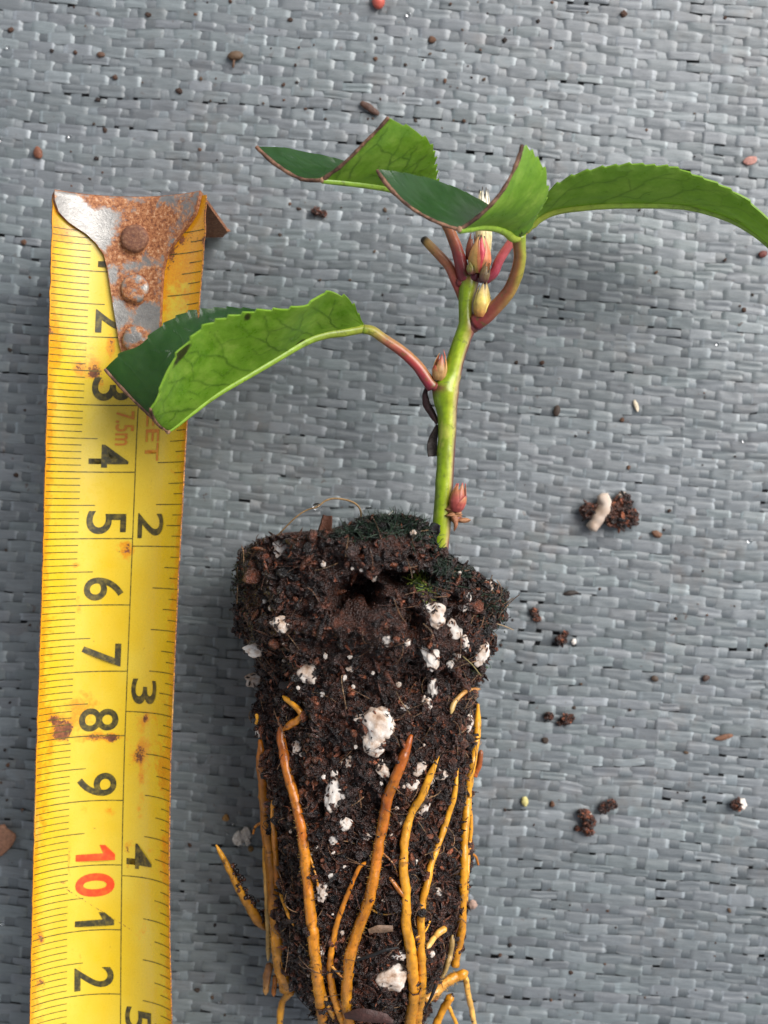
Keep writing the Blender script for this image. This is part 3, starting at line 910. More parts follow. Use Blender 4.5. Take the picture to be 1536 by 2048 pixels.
PEAT = np.array([[0.020, 0.0088, 0.0056], [0.010, 0.0052, 0.0042], [0.056, 0.0195, 0.0098], [0.115, 0.041, 0.019], [0.005, 0.0036, 0.0034], [0.022, 0.0115, 0.0090]])
plug_state = {}
def build_plug():
    mb = MB()
    nr, na = 560, 560
    rows = np.linspace(1092, 2118, nr)
    ang = np.linspace(0, 2 * math.pi, na, endpoint=False)
    PYN, AN = np.meshgrid(rows, ang, indexing='ij')
    P = plug_pt(PYN, AN)
    du = np.gradient(P, axis=0)
    dv = np.roll(P, -1, 1) - np.roll(P, 1, 1)
    N = nrm(np.cross(du, dv))
    cen = P.mean(1, keepdims=True)
    if np.mean(np.sum(N * (P - cen), -1)) < 0: N = -N
    Pf, Nf = P.reshape(-1, 3), N.reshape(-1, 3)
    D = Pf + Nf * soil_disp(Pf, Nf)[:, None]
    D[:, 2] = np.maximum(D[:, 2], 0.03)
    # colour: browns with drifting patches, green-black algae on the top rim
    w = fbm(Pf * 1.3, 131, 3)
    w2 = fbm(Pf * 6, 133, 3)
    base = PEAT[0] * 0.6 + 0.4 * PEAT[2]
    col = base[None] * (1 + 0.7 * w + 0.5 * w2)[:, None]
    alg = sstep(0.30, 0.02, (interp_rows(TOP_PY, Pf[:, 0] / KX + 768)[0] - 1024) * -KX - Pf[:, 1]) * (0.4 + 0.6 * sstep(-0.2, 0.3, w2))
    alg = alg * sstep(640, 720, Pf[:, 0] / KX + 768)
    col = col * (1 - alg[:, None]) + alg[:, None] * np.array([0.010, 0.016, 0.010])
    mb.add(D, gridq(nr, na, True), col=np.clip(col, 0.002, 1))
    # ends of the plug
    for row, sgn in ((0, 1), (nr - 1, -1)):
        ring = D.reshape(nr, na, 3)[row]
        c = ring.mean(0)
        m = 40
        t = np.linspace(0, 1, m)[:, None, None]
        cap = ring[None] * (1 - t) + (c[None, None]) * t
        cf = cap.reshape(-1, 3).copy()
        if row == 0:
            top = (1024 - interp_rows(TOP_PY, cf[:, 0] / KX + 768)[0]) * KX
            cf[:, 1] = top * 1.0 - 0.12 * np.repeat(np.linspace(0, 1, m), na)
        dis = 0.12 * fbm(cf * 3, 141, 4) * np.repeat(np.minimum(1, np.linspace(0, 6, m)), na)
        cf[:, 1] += sgn * dis
        q = gridq(m, na, True)
        mb.add(cf, q[:, ::-1] if sgn > 0 else q, col=np.array([0.014, 0.013, 0.009]) if row == 0 else PEAT[0])
    # loose peat flakes and shreds that cover the surface
    NN = Nf
    ok = np.where((NN[:, 2] > -0.35))[0]
    _qx = 768 + D[:, 0] / (H - D[:, 2]) * F; _qy = 1024 - D[:, 1] / (H - D[:, 2]) * F
    inhole = np.zeros(len(D), bool)
    for (sx, sy, rx, ry, a_) in CAV[:4]: inhole |= ((_qx - sx) / rx) ** 2 + ((_qy - sy) / ry) ** 2 < 0.9
    ok = np.where((NN[:, 2] > -0.35) & (~inhole | (rng.random(len(D)) < 0.6)))[0]
    K = 16000
    pick = rng.choice(ok, K)
    L = rng.gamma(2.0, 0.023, K) + 0.012
    Wd = np.minimum(L * rng.uniform(0.15, 0.7, K), 0.045)
    t1 = nrm(rng.normal(size=(K, 3)))
    nn = nrm(NN[pick] + 0.45 * rng.normal(size=(K, 3)))
    t1 = nrm(t1 - nn * np.sum(t1 * nn, -1, keepdims=True) * rng.uniform(0.55, 1.0, (K, 1)))
    t2 = nrm(np.cross(nn, t1))
    c0 = D[pick] + NN[pick] * (rng.uniform(-0.02, 0.035, K))[:, None]
    bendv = rng.normal(0, 0.6, K)[:, None]
    mb_v, mb_q = [], []
    st = np.array([-1, -0.4, 0.3, 1.0])
    wd = np.array([0.25, 1.0, 0.85, 0.15])
    th_ = (Wd * 0.35)[:, None]
    V = np.zeros((K, 4, 4, 3))
    for a_ in range(4):
        cc = c0 + t1 * (L * st[a_])[:, None] + nn * bendv * (L * (st[a_] ** 2 - 0.5))[:, None]
        for b_, (su, sv) in enumerate(((-1, 0), (0, 1), (1, 0), (0, -1))):
            V[:, a_, b_] = cc + t2 * (Wd * wd[a_] * su)[:, None] + nn * (th_ * wd[a_] * sv)
    q = np.concatenate([gridq(4, 4, True)])
    qa = (q[None] + (np.arange(K) * 16)[:, None, None]).reshape(-1, 4)
    pc = PEAT[rng.choice(len(PEAT), K, p=[.22, .16, .24, .14, .10, .14])] * rng.uniform(0.7, 1.9, (K, 1))
    V[..., 2] = np.maximum(V[..., 2], 0.02)
    mb.add(V.reshape(-1, 3), qa, col=np.clip(np.repeat(pc, 16, 0), 0, 1))
    # granular clods
    K2 = 5500
    pick = rng.choice(ok, K2)
    V0, T0 = ico(2)
    rr = rng.gamma(2.2, 0.011, K2) + 0.008
    sc = rng.uniform(0.5, 1.25, (K2, 3)) * rr[:, None]
    noi = 1 + 0.5 * fbm(V0[None] * 1.8 + rng.uniform(0, 60, (K2, 1, 3)), 160, 2)
    qx = nrm(rng.normal(size=(K2, 3))); qy = nrm(np.cross(qx, rng.normal(size=(K2, 3)))); qz = np.cross(qx, qy)
    Vl = V0[None] * noi[..., None] * sc[:, None, :]
    Vw = Vl[..., 0:1] * qx[:, None] + Vl[..., 1:2] * qy[:, None] + Vl[..., 2:3] * qz[:, None] + (D[pick] + NN[pick] * (rr * rng.uniform(-0.4, 0.9, K2))[:, None])[:, None]
    Vw[..., 2] = np.maximum(Vw[..., 2], 0.02)
    pc = PEAT[rng.choice(len(PEAT), K2, p=[.26, .20, .20, .08, .12, .14])] * rng.uniform(0.7, 1.8, (K2, 1))
    Ta = (T0[None] + (np.arange(K2) * len(V0))[:, None, None]).reshape(-1, 3)
    mb.add(Vw.reshape(-1, 3), None, Ta, col=np.clip(np.repeat(pc, len(V0), 0), 0, 1))
    # hair-fine brown fibres
    for k in range(620):
        i = rng.choice(ok)
        p = D[i]; nv = NN[i]
        d = nrm(rng.normal(size=3)); d = nrm(d - nv * (d @ nv) * 0.8)
        d2 = nrm(rng.normal(size=3))
        ln = rng.uniform(0.12, 0.5)
        s = np.linspace(-0.5, 0.5, 7)[:, None]
        Cc = p + nv * 0.045 + d * s * ln + d2 * (s ** 2) * ln * rng.uniform(0.3, 1.2) + nv * (0.25 - s ** 2) * ln * 0.35
        c_ = [(0.10, 0.055, 0.03), (0.16, 0.10, 0.055), (0.05, 0.022, 0.014), (0.22, 0.15, 0.08)][rng.integers(4)]
        tube(mb, Cc, rng.uniform(0.004, 0.009), c_, 4, caps=False)
    plug_state['D'] = D.reshape(nr, na, 3); plug_state['N'] = N
    return link('soil_plug', mb.mesh('soil_plug', M['peat'], CO), cutting)
plug = build_plug()

_D = plug_state['D'].reshape(-1, 3)
_px = 768 + _D[:, 0] / (H - _D[:, 2]) * F
_py = 1024 - _D[:, 1] / (H - _D[:, 2]) * F
# a height map of the plug as seen from above
GS = 4.0
_hm = {}
_k = np.floor(_px / GS).astype(int) * 100000 + np.floor(_py / GS).astype(int)
_o = np.argsort(_D[:, 2])
for kk, zz in zip(_k[_o], _D[:, 2][_o]): _hm[kk] = zz
def plug_z(px, py, smooth=2):
    best = []
    for dx in range(-smooth, smooth + 1):
        for dy in range(-smooth, smooth + 1):
            v = _hm.get(int(px // GS + dx) * 100000 + int(py // GS + dy))
            if v is not None: best.append(v)
    if best: return float(np.percentile(best, 70))
    xc, r, rz, zc = plug_profile(np.array([py]))
    return float(zc[0])

# ---- perlite
PERL = [  # px, py, rx, ry, tilt
    (561, 1093, 15, 13, 0), (557, 1111, 6, 5, 0), (647, 1128, 5, 6, 0), (748, 1156, 6, 7, 0), (827, 1066, 7, 7, 0), (529, 1202, 4, 4, 0), (543, 1216, 6, 6, 0), (563, 1249, 17, 15, -.6), (512, 1298, 23, 15, .1), (617, 1343, 21, 23, .3),
    (508, 1359, 18, 12, 0), (571, 1289, 6, 4, 0), (651, 1312, 4, 6, 0), (700, 1314, 5, 4, 0), (701, 1337, 9, 6, 0), (688, 1355, 6, 6, 0), (776, 1281, 13, 11, 0), (814, 1284, 7, 8, 0), (870, 1228, 21, 26, .3), (858, 1215, 14, 9, -.3), (909, 1265, 17, 25, .2),
    (931, 1286, 8, 16, .2), (872, 1284, 7, 9, 0), (862, 1306, 17, 32, .15), (901, 1328, 8, 8, 0), (912, 1310, 10, 8, 0), (961, 1306, 18, 24, -.2), (977, 1171, 9, 11, .3), (934, 1203, 6, 19, -.3), (920, 1145, 4, 4, 0), (797, 1369, 6, 5, 0), (868, 1377, 12, 19, 0),
    (854, 1406, 10, 14, .2), (811, 1413, 9, 7, .5), (597, 1375, 4, 5, 0), (645, 1388, 5, 5, 0), (756, 1452, 33, 36, .1), (748, 1486, 20, 26, .15), (719, 1437, 11, 9, .4), (933, 1443, 16, 19, 0), (594, 1493, 10, 11, 0), (604, 1509, 5, 4, 0), (517, 1465, 6, 9, 0), (699, 1523, 8, 12, -.3),
    (765, 1536, 13, 20, .5), (668, 1546, 8, 6, 0), (836, 1530, 18, 19, 0), (882, 1548, 14, 11, .3), (822, 1568, 15, 13, 0), (864, 1564, 6, 12, 0), (850, 1608, 10, 18, -.3), (670, 1588, 18, 32, -.2), (686, 1592, 5, 6, 0), (690, 1647, 14, 13, 0), (800, 1641, 9, 15, 0), (735, 1669, 10, 9, 0),
    (668, 1679, 9, 10, -.3), (621, 1707, 9, 13, -.4), (828, 1723, 7, 7, 0), (666, 1752, 9, 9, 0), (645, 1781, 12, 18, 0), (630, 1792, 5, 4, 0), (876, 1783, 10, 7, -.5), (642, 1898, 7, 12, .2), (786, 1953, 32, 26, .25), (798, 1908, 15, 11, -.5), (864, 1908, 6, 6, 0), (809, 1935, 10, 12, 0)]
for k in range(32):
    py_ = rng.uniform(1130, 1980); t_ = rng.uniform(0.08, 0.92)
    l_, r__ = interp_rows(SIDE, np.array([py_]))
    PERL.append((float(l_[0] + t_ * (r__[0] - l_[0])), py_, rng.uniform(2.2, 4.6), rng.uniform(2.2, 4.6), rng.uniform(0, 3)))
bases = []
for s_ in range(5):
    mb = MB()
    lump(mb, (0, 0, 0), (1, 1, 1), 40 + s_, 0.50, 1.4, 4, octv=5)
    bases.append(mb.mesh('perlite_grain', M['perl']))
for i, (px, py, rx, ry, tl) in enumerate(PERL):
    big = max(rx, ry)
    z = plug_z(px, py, 2 if big > 8 else 1) + (-0.01 if big > 8 else 0.015)
    k = (H - z) / F
    o = link('perlite_grain', bases[i % 5], plug, W(px, py, z) - CO)
    o.scale = (rx * k * 1.02, ry * k * 1.02, min(rx, ry) * k * 0.62)
    o.rotation_euler = (0, 0, tl)

def build_shreds():
    mb = MB()
    for (px, py, rx, ry, tl) in PERL:
        big = max(rx, ry)
        if big < 8: continue
        for k in range(int(3 + big * 0.30)):
            a = rng.uniform(0, 6.283); q = rng.uniform(0.7, 1.15)
            x, y = px + rx * q * math.cos(a), py + ry * q * math.sin(a)
            z = plug_z(px, py, 2) + min(rx, ry) * 0.0077 * 0.62 * math.sqrt(max(0.02, 1 - min(q, 1) ** 2)) + 0.02
            c = W(x, y, z)
            if rng.random() < 0.9:
                lump(mb, c, np.array([rng.uniform(0.02, 0.055), rng.uniform(0.008, 0.02), 0.009]), k, 0.5, 2, 1, tuple(PEAT[rng.integers(len(PEAT))] * rng.uniform(0.8, 2)), rot=rng.uniform(0, 6.28))
            else:
                d = rng.normal(0, 0.09, 3); e = rng.normal(0, 0.03, 3)
                tube(mb, np.array([c - d, c - d * 0.3 + e, c + d * 0.4 + e, c + d]), 0.006, (0.05, 0.024, 0.014), 4, caps=False)
    link('peat_shreds', mb.mesh('peat_shreds', M['peat'], CO), plug)
build_shreds()

# ---- orange roots
OR1, OR2, OR3, ORED, OPALE = (0.58, 0.24, 0.012), (0.66, 0.31, 0.020), (0.44, 0.140, 0.009), (0.34, 0.080, 0.009), (0.66, 0.46, 0.16)
def root_col(c0, c1, seed):
    a, b = np.array(c0), np.array(c1)
    def f(t, ang, P):
        n = fbm(P * 3.0, seed, 3)
        t2 = np.clip(t + 0.5 * n, 0, 1)[:, None]
        c = a * (1 - t2) + b * t2
        return c * (1 + 0.45 * fbm(P * np.array([14, 5, 14]), seed + 3, 3))[:, None] * np.array([1.0, 0.96, 1.0])
    return f
ROOTS = [  # polyline, start width, end width, colours, lift
    ([(557, 1434), (566, 1451), (561.5, 1465), (567, 1503), (577, 1552), (590, 1600), (602, 1653), (608, 1693), (613, 1745), (620, 1811), (626, 1872), (632, 1932), (638, 1985), (647, 2036), (660, 2090)], 17, 21, ORED, OR1),
    ([(565, 1392), (582, 1406), (598, 1420), (603, 1432), (594, 1441), (578, 1451), (566, 1460)], 9, 14, OR2, OR3),
    ([(823, 1470), (808, 1515), (791, 1556), (775, 1600), (765, 1653), (755, 1705), (747, 1757), (735, 1811), (719, 1852), (703, 1900), (695, 1953), (693, 2001), (700, 2055), (712, 2095)], 19, 19, ORED, OR1),
    ([(877, 1512), (860, 1552), (844, 1592), (824, 1624), (812, 1665), (808, 1713), (808, 1743), (812, 1783), (812, 1824), (814, 1860), (822, 1900), (826, 1949), (827, 1993), (820, 2048), (812, 2095)], 13, 21, OR2, OR1),
    ([(916, 1536), (908, 1592), (898, 1626), (880, 1680), (864, 1723), (856, 1759), (846, 1799), (842, 1840), (842, 1892), (844, 1941), (841, 1993), (832, 2048), (822, 2095)], 9, 18, OR2, OR1),
    ([(956, 1408), (954, 1471), (944, 1530), (937, 1576), (934, 1612), (929, 1673), (927, 1746), (925, 1811), (923, 1860), (915, 1900), (910, 1930)], 13, 16, OR2, OR1),
    ([(938, 1590), (942, 1650), (936, 1720), (932, 1800), (926, 1860)], 7, 8, OR1, OR2),
    ([(520, 1480), (524, 1532), (529, 1592), (533, 1641), (539, 1693), (545, 1740), (551, 1811), (556, 1876), (562, 1932), (575, 1975)], 19, 27, OR3, OR1),
    ([(545, 1600), (548, 1660), (553, 1720), (556, 1770)], 10, 12, OR1, OR3),
    ([(527, 1688), (532, 1771), (535, 1832), (537, 1876), (536, 1922)], 7, 10, OR2, OPALE),
    ([(759, 1727), (742, 1724), (722, 1731), (712, 1748), (703, 1770), (691, 1799), (676, 1840), (666, 1884), (660, 1932), (664, 1973), (675, 2013), (688, 2050), (704, 2090)], 6, 16, OR3, OR1),
    ([(679, 1997), (688, 2021), (704, 2052), (722, 2085)], 9, 12, OR3, (0.40, 0.18, 0.06)),
    ([(893, 1856), (882, 1862), (868, 1876), (854, 1897)], 12, 9, OR2, OPALE),
    ([(936, 1944), (921, 1950), (896, 1962), (868, 1985), (850, 1998)], 17, 20, OR1, (0.50, 0.25, 0.05)),
    ([(931, 1950), (934, 1975), (941, 2009), (949, 2050), (954, 2085)], 11, 8, OR2, OPALE),
    ([(905, 1988), (895, 2004), (884, 2022), (872, 2050), (860, 2085)], 15, 12, OR1, OR2),
    ([(897, 2010), (904, 2028), (911, 2044), (918, 2070)], 7, 7, OR2, OR2),
    ([(541, 1926), (535, 1945), (533, 1966), (531, 1990)], 16, 10, (0.36, 0.16, 0.05), (0.50, 0.26, 0.06)),
    ([(551, 1950), (549, 1970), (547, 1993)], 9, 8, OR3, OR3),
    ([(588, 1982), (574, 1992), (565, 2006), (561, 2026), (558, 2060)], 12, 12, OR1, OR2),
    ([(432, 1690), (446, 1715), (457, 1736), (481, 1783), (505, 1824), (523, 1848), (540, 1862)], 8, 19, OR2, (0.20, 0.07, 0.014)),
    ([(960, 1378), (944, 1380), (928, 1385), (911, 1402), (905, 1414), (902, 1428)], 7, 10, OR3, OPALE),
    ([(513, 1427), (514, 1437), (512, 1448)], 6, 5, OR2, OR2),
    ([(779, 1755), (787, 1765), (796, 1778), (809, 1792)], 7, 9, (0.30, 0.12, 0.03), OR3),
    ([(561, 1783), (574, 1824), (582, 1840), (588, 1853)], 8, 5, OR2, OR1),
    ([(905, 1870), (902, 1900), (893, 1935), (880, 1960)], 10, 8, (0.34, 0.22, 0.07), (0.40, 0.27, 0.09)),
    ([(850, 1960), (838, 1995), (834, 2030), (842, 2070), (850, 2100)], 12, 14, OR2, (0.56, 0.34, 0.10)),
    ([(640, 1960), (652, 2000), (668, 2035), (684, 2070), (690, 2100)], 9, 13, OR1, (0.56, 0.34, 0.10)),
    ([(606, 1690), (622, 1720), (634, 1760), (640, 1800)], 5, 3, OR2, OR3),
    ([(757, 1700), (772, 1712), (788, 1730), (796, 1752)], 4, 3, OR3, (0.30, 0.16, 0.05)),
    ([(735, 1812), (752, 1824), (770, 1829), (790, 1826)], 4, 3, OR2, (0.34, 0.2, 0.06)),
    ([(662, 1930), (676, 1946), (690, 1958)], 5, 3, OR2, OR3),
    ([(820, 1880), (838, 1872), (852, 1860), (860, 1842)], 4, 3, OR2, OR2),
    ([(932, 1700), (950, 1712), (957, 1730)], 6, 4, OR1, OR3),
    ([(533, 1641), (512, 1652), (506, 1668)], 6, 4, OR1, OR3),
    ([(962, 1500), (958, 1530), (948, 1552)], 9, 11, (0.22, 0.07, 0.02), ORED),
]
for i, (pl, w0, w1, c0, c1) in enumerate(ROOTS):
    A_ = catmull(pl, max(14, int(len(pl) * 8)))
    n = len(A_)
    t = np.linspace(0, 1, n)
    free = i in (20, 14, 15, 16, 17, 18, 19)
    wpx = w0 * (1 - t) + w1 * t
    zz = []
    for (x, y), w in zip(A_, wpx):
        if i == 20:
            zz.append(np.interp(x, [432, 523, 540], [1.55, 1.25, 1.25]))
        else:
            L, Rr = interp_rows(SIDE, np.array([y]))
            zz.append(plug_z(x, min(y, 2080), 1))
    zz = np.array(zz)
    if not free:
        # roots pressed to the plug
        ks = 9
        pad = np.r_[np.full(ks, zz[0]), zz, np.full(ks, zz[-1])]
        zz = np.convolve(pad, np.ones(2 * ks + 1) / (2 * ks + 1), 'valid')
        zz = zz + wpx * 0.0076 * 0.30 + (0.09 if i in (12, 13, 22, 25) else 0.03)
    elif i != 20:
        ks = 9
        pad = np.r_[np.full(ks, zz[0]), zz, np.full(ks, zz[-1])]
        zz = np.convolve(pad, np.ones(2 * ks + 1) / (2 * ks + 1), 'valid')
        zz = np.minimum(zz, 1.5) * 1.0
    P = W(A_[:, 0], A_[:, 1], zz)
    rad = 1.14 * wpx / 2 * (H - zz) / F
    taper = np.minimum(1, 0.35 + np.minimum(t, 1) * 9)
    if i in (1, 9, 12, 14, 16, 17, 18, 20, 21, 24): taper = taper * np.minimum(1, 0.25 + (1 - t) * 7)
    rad = rad * taper
    mb = MB()
    tube(mb, P, rad, root_col(c0, c1, 200 + i * 7), 14, rough=0.27, seed=300 + i)
    # short root hairs, thick on the older roots
    if i in (0, 2, 4, 7, 13) :
        T = nrm(np.gradient(P, axis=0))
        for k in range(420 if i in (0, 2) else 220):
            s = rng.uniform(0.25 if i != 7 else 0.7, 1.0)
            j = int(s * (n - 1))
            d = nrm(rng.normal(size=3)); d = nrm(d - T[j] * (d @ T[j]))
            b0 = P[j] + d * rad[j] * 0.9
            tip = b0 + d * rng.uniform(0.02, 0.05) + T[j] * rng.normal(0, 0.012)
            tube(mb, np.array([b0, (b0 + tip) / 2, tip]), [0.0035, 0.003, 0.002], (0.46, 0.27, 0.06), 3, caps=False)
    for k in range(int(n * 0.13)):     # peat clinging to the root
        j = int(rng.uniform(0.02, 0.95) * (n - 1))
        d = nrm(rng.normal(size=3) + np.array([0, 0, 0.3]))
        lump(mb, P[j] + d * rad[j] * 0.95, np.array([rng.uniform(0.012, 0.045), rng.uniform(0.008, 0.018), 0.010]), k, 0.5, 2, 1, tuple(PEAT[rng.integers(len(PEAT))]), rot=rng.uniform(0, 6.28))
    if i == 20:
        for k in range(90):
            j = int(rng.uniform(0.25, 0.98) * (n - 1))
            c_ = P[j] + rng.normal(0, 0.035, 3) + np.array([0.06, 0.03, 0])
            lump(mb, c_, rng.uniform(0.015, 0.05, 3), k, 0.5, 2, 1, tuple(PEAT[rng.integers(len(PEAT))]), rot=rng.uniform(0, 6))
    link('root', mb.mesh('root', M['root'], CO), cutting)

# ------------------------------------------------------------------ stem and petioles
ST = [(878, 1175, 18, 1.95), (879, 1128, 15, 1.98), (881, 1085, 17, 2.02), (884, 1043, 18.5, 2.05), (888, 976, 18, 2.08), (894, 868, 18, 2.12), (894, 825, 20, 2.13), (892, 800, 25, 2.14), (892, 782, 27.5, 2.15), (896, 768, 24, 2.16), (904, 750, 18.5, 2.16), (911, 720, 17.5, 2.17), (924, 680, 17.5, 2.19),
      (934, 652, 18.5, 2.2), (933, 636, 16, 2.2), (932, 613, 14.8, 2.2), (934, 590, 16.5, 2.2), (937, 572, 19, 2.2), (940, 556, 19, 2.2), (944, 545, 15, 2.2)]
def build_stem():
    A_ = catmull(np.array([(x, y, z * 100, r) for x, y, r, z in ST]), 150)
    P = W(A_[:, 0], A_[:, 1], A_[:, 2] / 100)
    rad = A_[:, 3] * (H - A_[:, 2] / 100) / F
    t = np.linspace(0, 1, 150)
    def col(tt, ang, Q):
        j = np.clip((tt * 149).round().astype(int), 0, 149)
        side = (Q[:, 0] - P[j, 0]) / rad[j]
        g = np.array([0.20, 0.30, 0.008]); g2 = np.array([0.42, 0.44, 0.025]); p = np.array([0.115, 0.030, 0.030]); pk = np.array([0.42, 0.30, 0.16])
        n = fbm(Q * np.array([6, 1.5, 6]), 401, 3)
        y = sstep(-0.2, 0.55, side + 0.5 * n)[:, None] * 0.6
        c = g * (1 - y) + g2 * y
        k = sstep(0.45, 0.75, side + 0.12 * n)[:, None]
        c = c * (1 - k) + pk * k * 0.8 + c * 0.2 * k
        k = sstep(0.74, 0.92, side + 0.15 * n)[:, None]
        c = c * (1 - k) + p * k
        st_ = fbm(Q * np.array([16, 1.1, 16]), 403, 3)[:, None]
        c = c * (1 + 0.5 * st_) * np.array([1.0, 1.0, 1.0])
        ml = sstep(0.25, 0.5, fbm(Q * np.array([9, 5, 9]), 405, 3))[:, None] * 0.45
        c = c * (1 - ml) + np.array([0.50, 0.47, 0.10]) * ml
        py = A_[j, 1]
        # purple nodes
        for (sx, sy, rx, ry, am) in ((944, 545, 40, 20, 1.0), (952, 645, 14, 18, 0.95), (946, 660, 10, 22, 0.8), (876, 776, 16, 8, 0.9), (864, 782, 7, 12, 0.7), (908, 1035, 12, 16, 0.6), (897, 1110, 10, 40, 0.5)):
            qx = 768 + Q[:, 0] / (H - Q[:, 2]) * F; qy = 1024 - Q[:, 1] / (H - Q[:, 2]) * F
            k = np.exp(-(((qx - sx) / rx) ** 2 + ((qy - sy) / ry) ** 2))[:, None] * am
            c = c * (1 - k) + np.array([0.16, 0.022, 0.035]) * k
        return c
    mb = MB()
    tube(mb, P, rad, col, 28, rough=0.05, seed=410)
    # node swellings where the leaf stalks join
    for (px, py, r, z, cc) in ((874, 774, 13, 2.20, (0.24, 0.045, 0.04)), (952, 648, 16, 2.24, (0.16, 0.022, 0.035)), (944, 655, 14, 2.22, (0.13, 0.035, 0.03)), (949, 553, 17, 2.24, (0.10, 0.016, 0.026)), (922, 566, 12, 2.2, (0.18, 0.03, 0.03)), (964, 556, 12, 2.22, (0.15, 0.02, 0.03)), (912, 1036, 12, 2.1, (0.22, 0.06, 0.05))):
        k = (H - z) / F
        lump(mb, W(px, py, z), (r * k, r * k * 0.85, r * k), py, 0.14, 1.5, 3, cc)
    return link('stem', mb.mesh('stem', M['skin'], CO), cutting)
stem = build_stem()

PURP, RED, PINK, GRN, YEL, TAN = (0.15, 0.020, 0.030), (0.36, 0.050, 0.045), (0.52, 0.17, 0.12), (0.21, 0.30, 0.020), (0.40, 0.36, 0.06), (0.42, 0.24, 0.07)
def ramp_col(stops, side=None, seed=0):
    ts = np.array([s[0] for s in stops]); cs = np.array([s[1] for s in stops])
    def f(t, ang, P):
        n = fbm(P * 5, seed, 3)
        tt = np.clip(t + 0.06 * n, 0, 1)
        c = np.stack([np.interp(tt, ts, cs[:, k]) for k in range(3)], -1)
        if side is not None:
            d, sc, am = side
            k = sstep(-0.1, 0.8, np.cos(ang - d) + 0.3 * n)[:, None] * am
            c = c * (1 - k) + np.array(sc) * k
        return c * (1 + 0.18 * n)[:, None]
    return f
def stalk(parent, pl, col, seed, name='petiole', sides=18):
    A_ = catmull(np.array([(x, y, z * 100, w) for x, y, w, z in pl]), 60)
    P = W(A_[:, 0], A_[:, 1], A_[:, 2] / 100)
    mb = MB()
    tube(mb, P, A_[:, 3] / 2 * (H - A_[:, 2] / 100) / F, col, sides, rough=0.05, seed=seed)
    return link(name, mb.mesh(name, M['skin'], CO), parent)

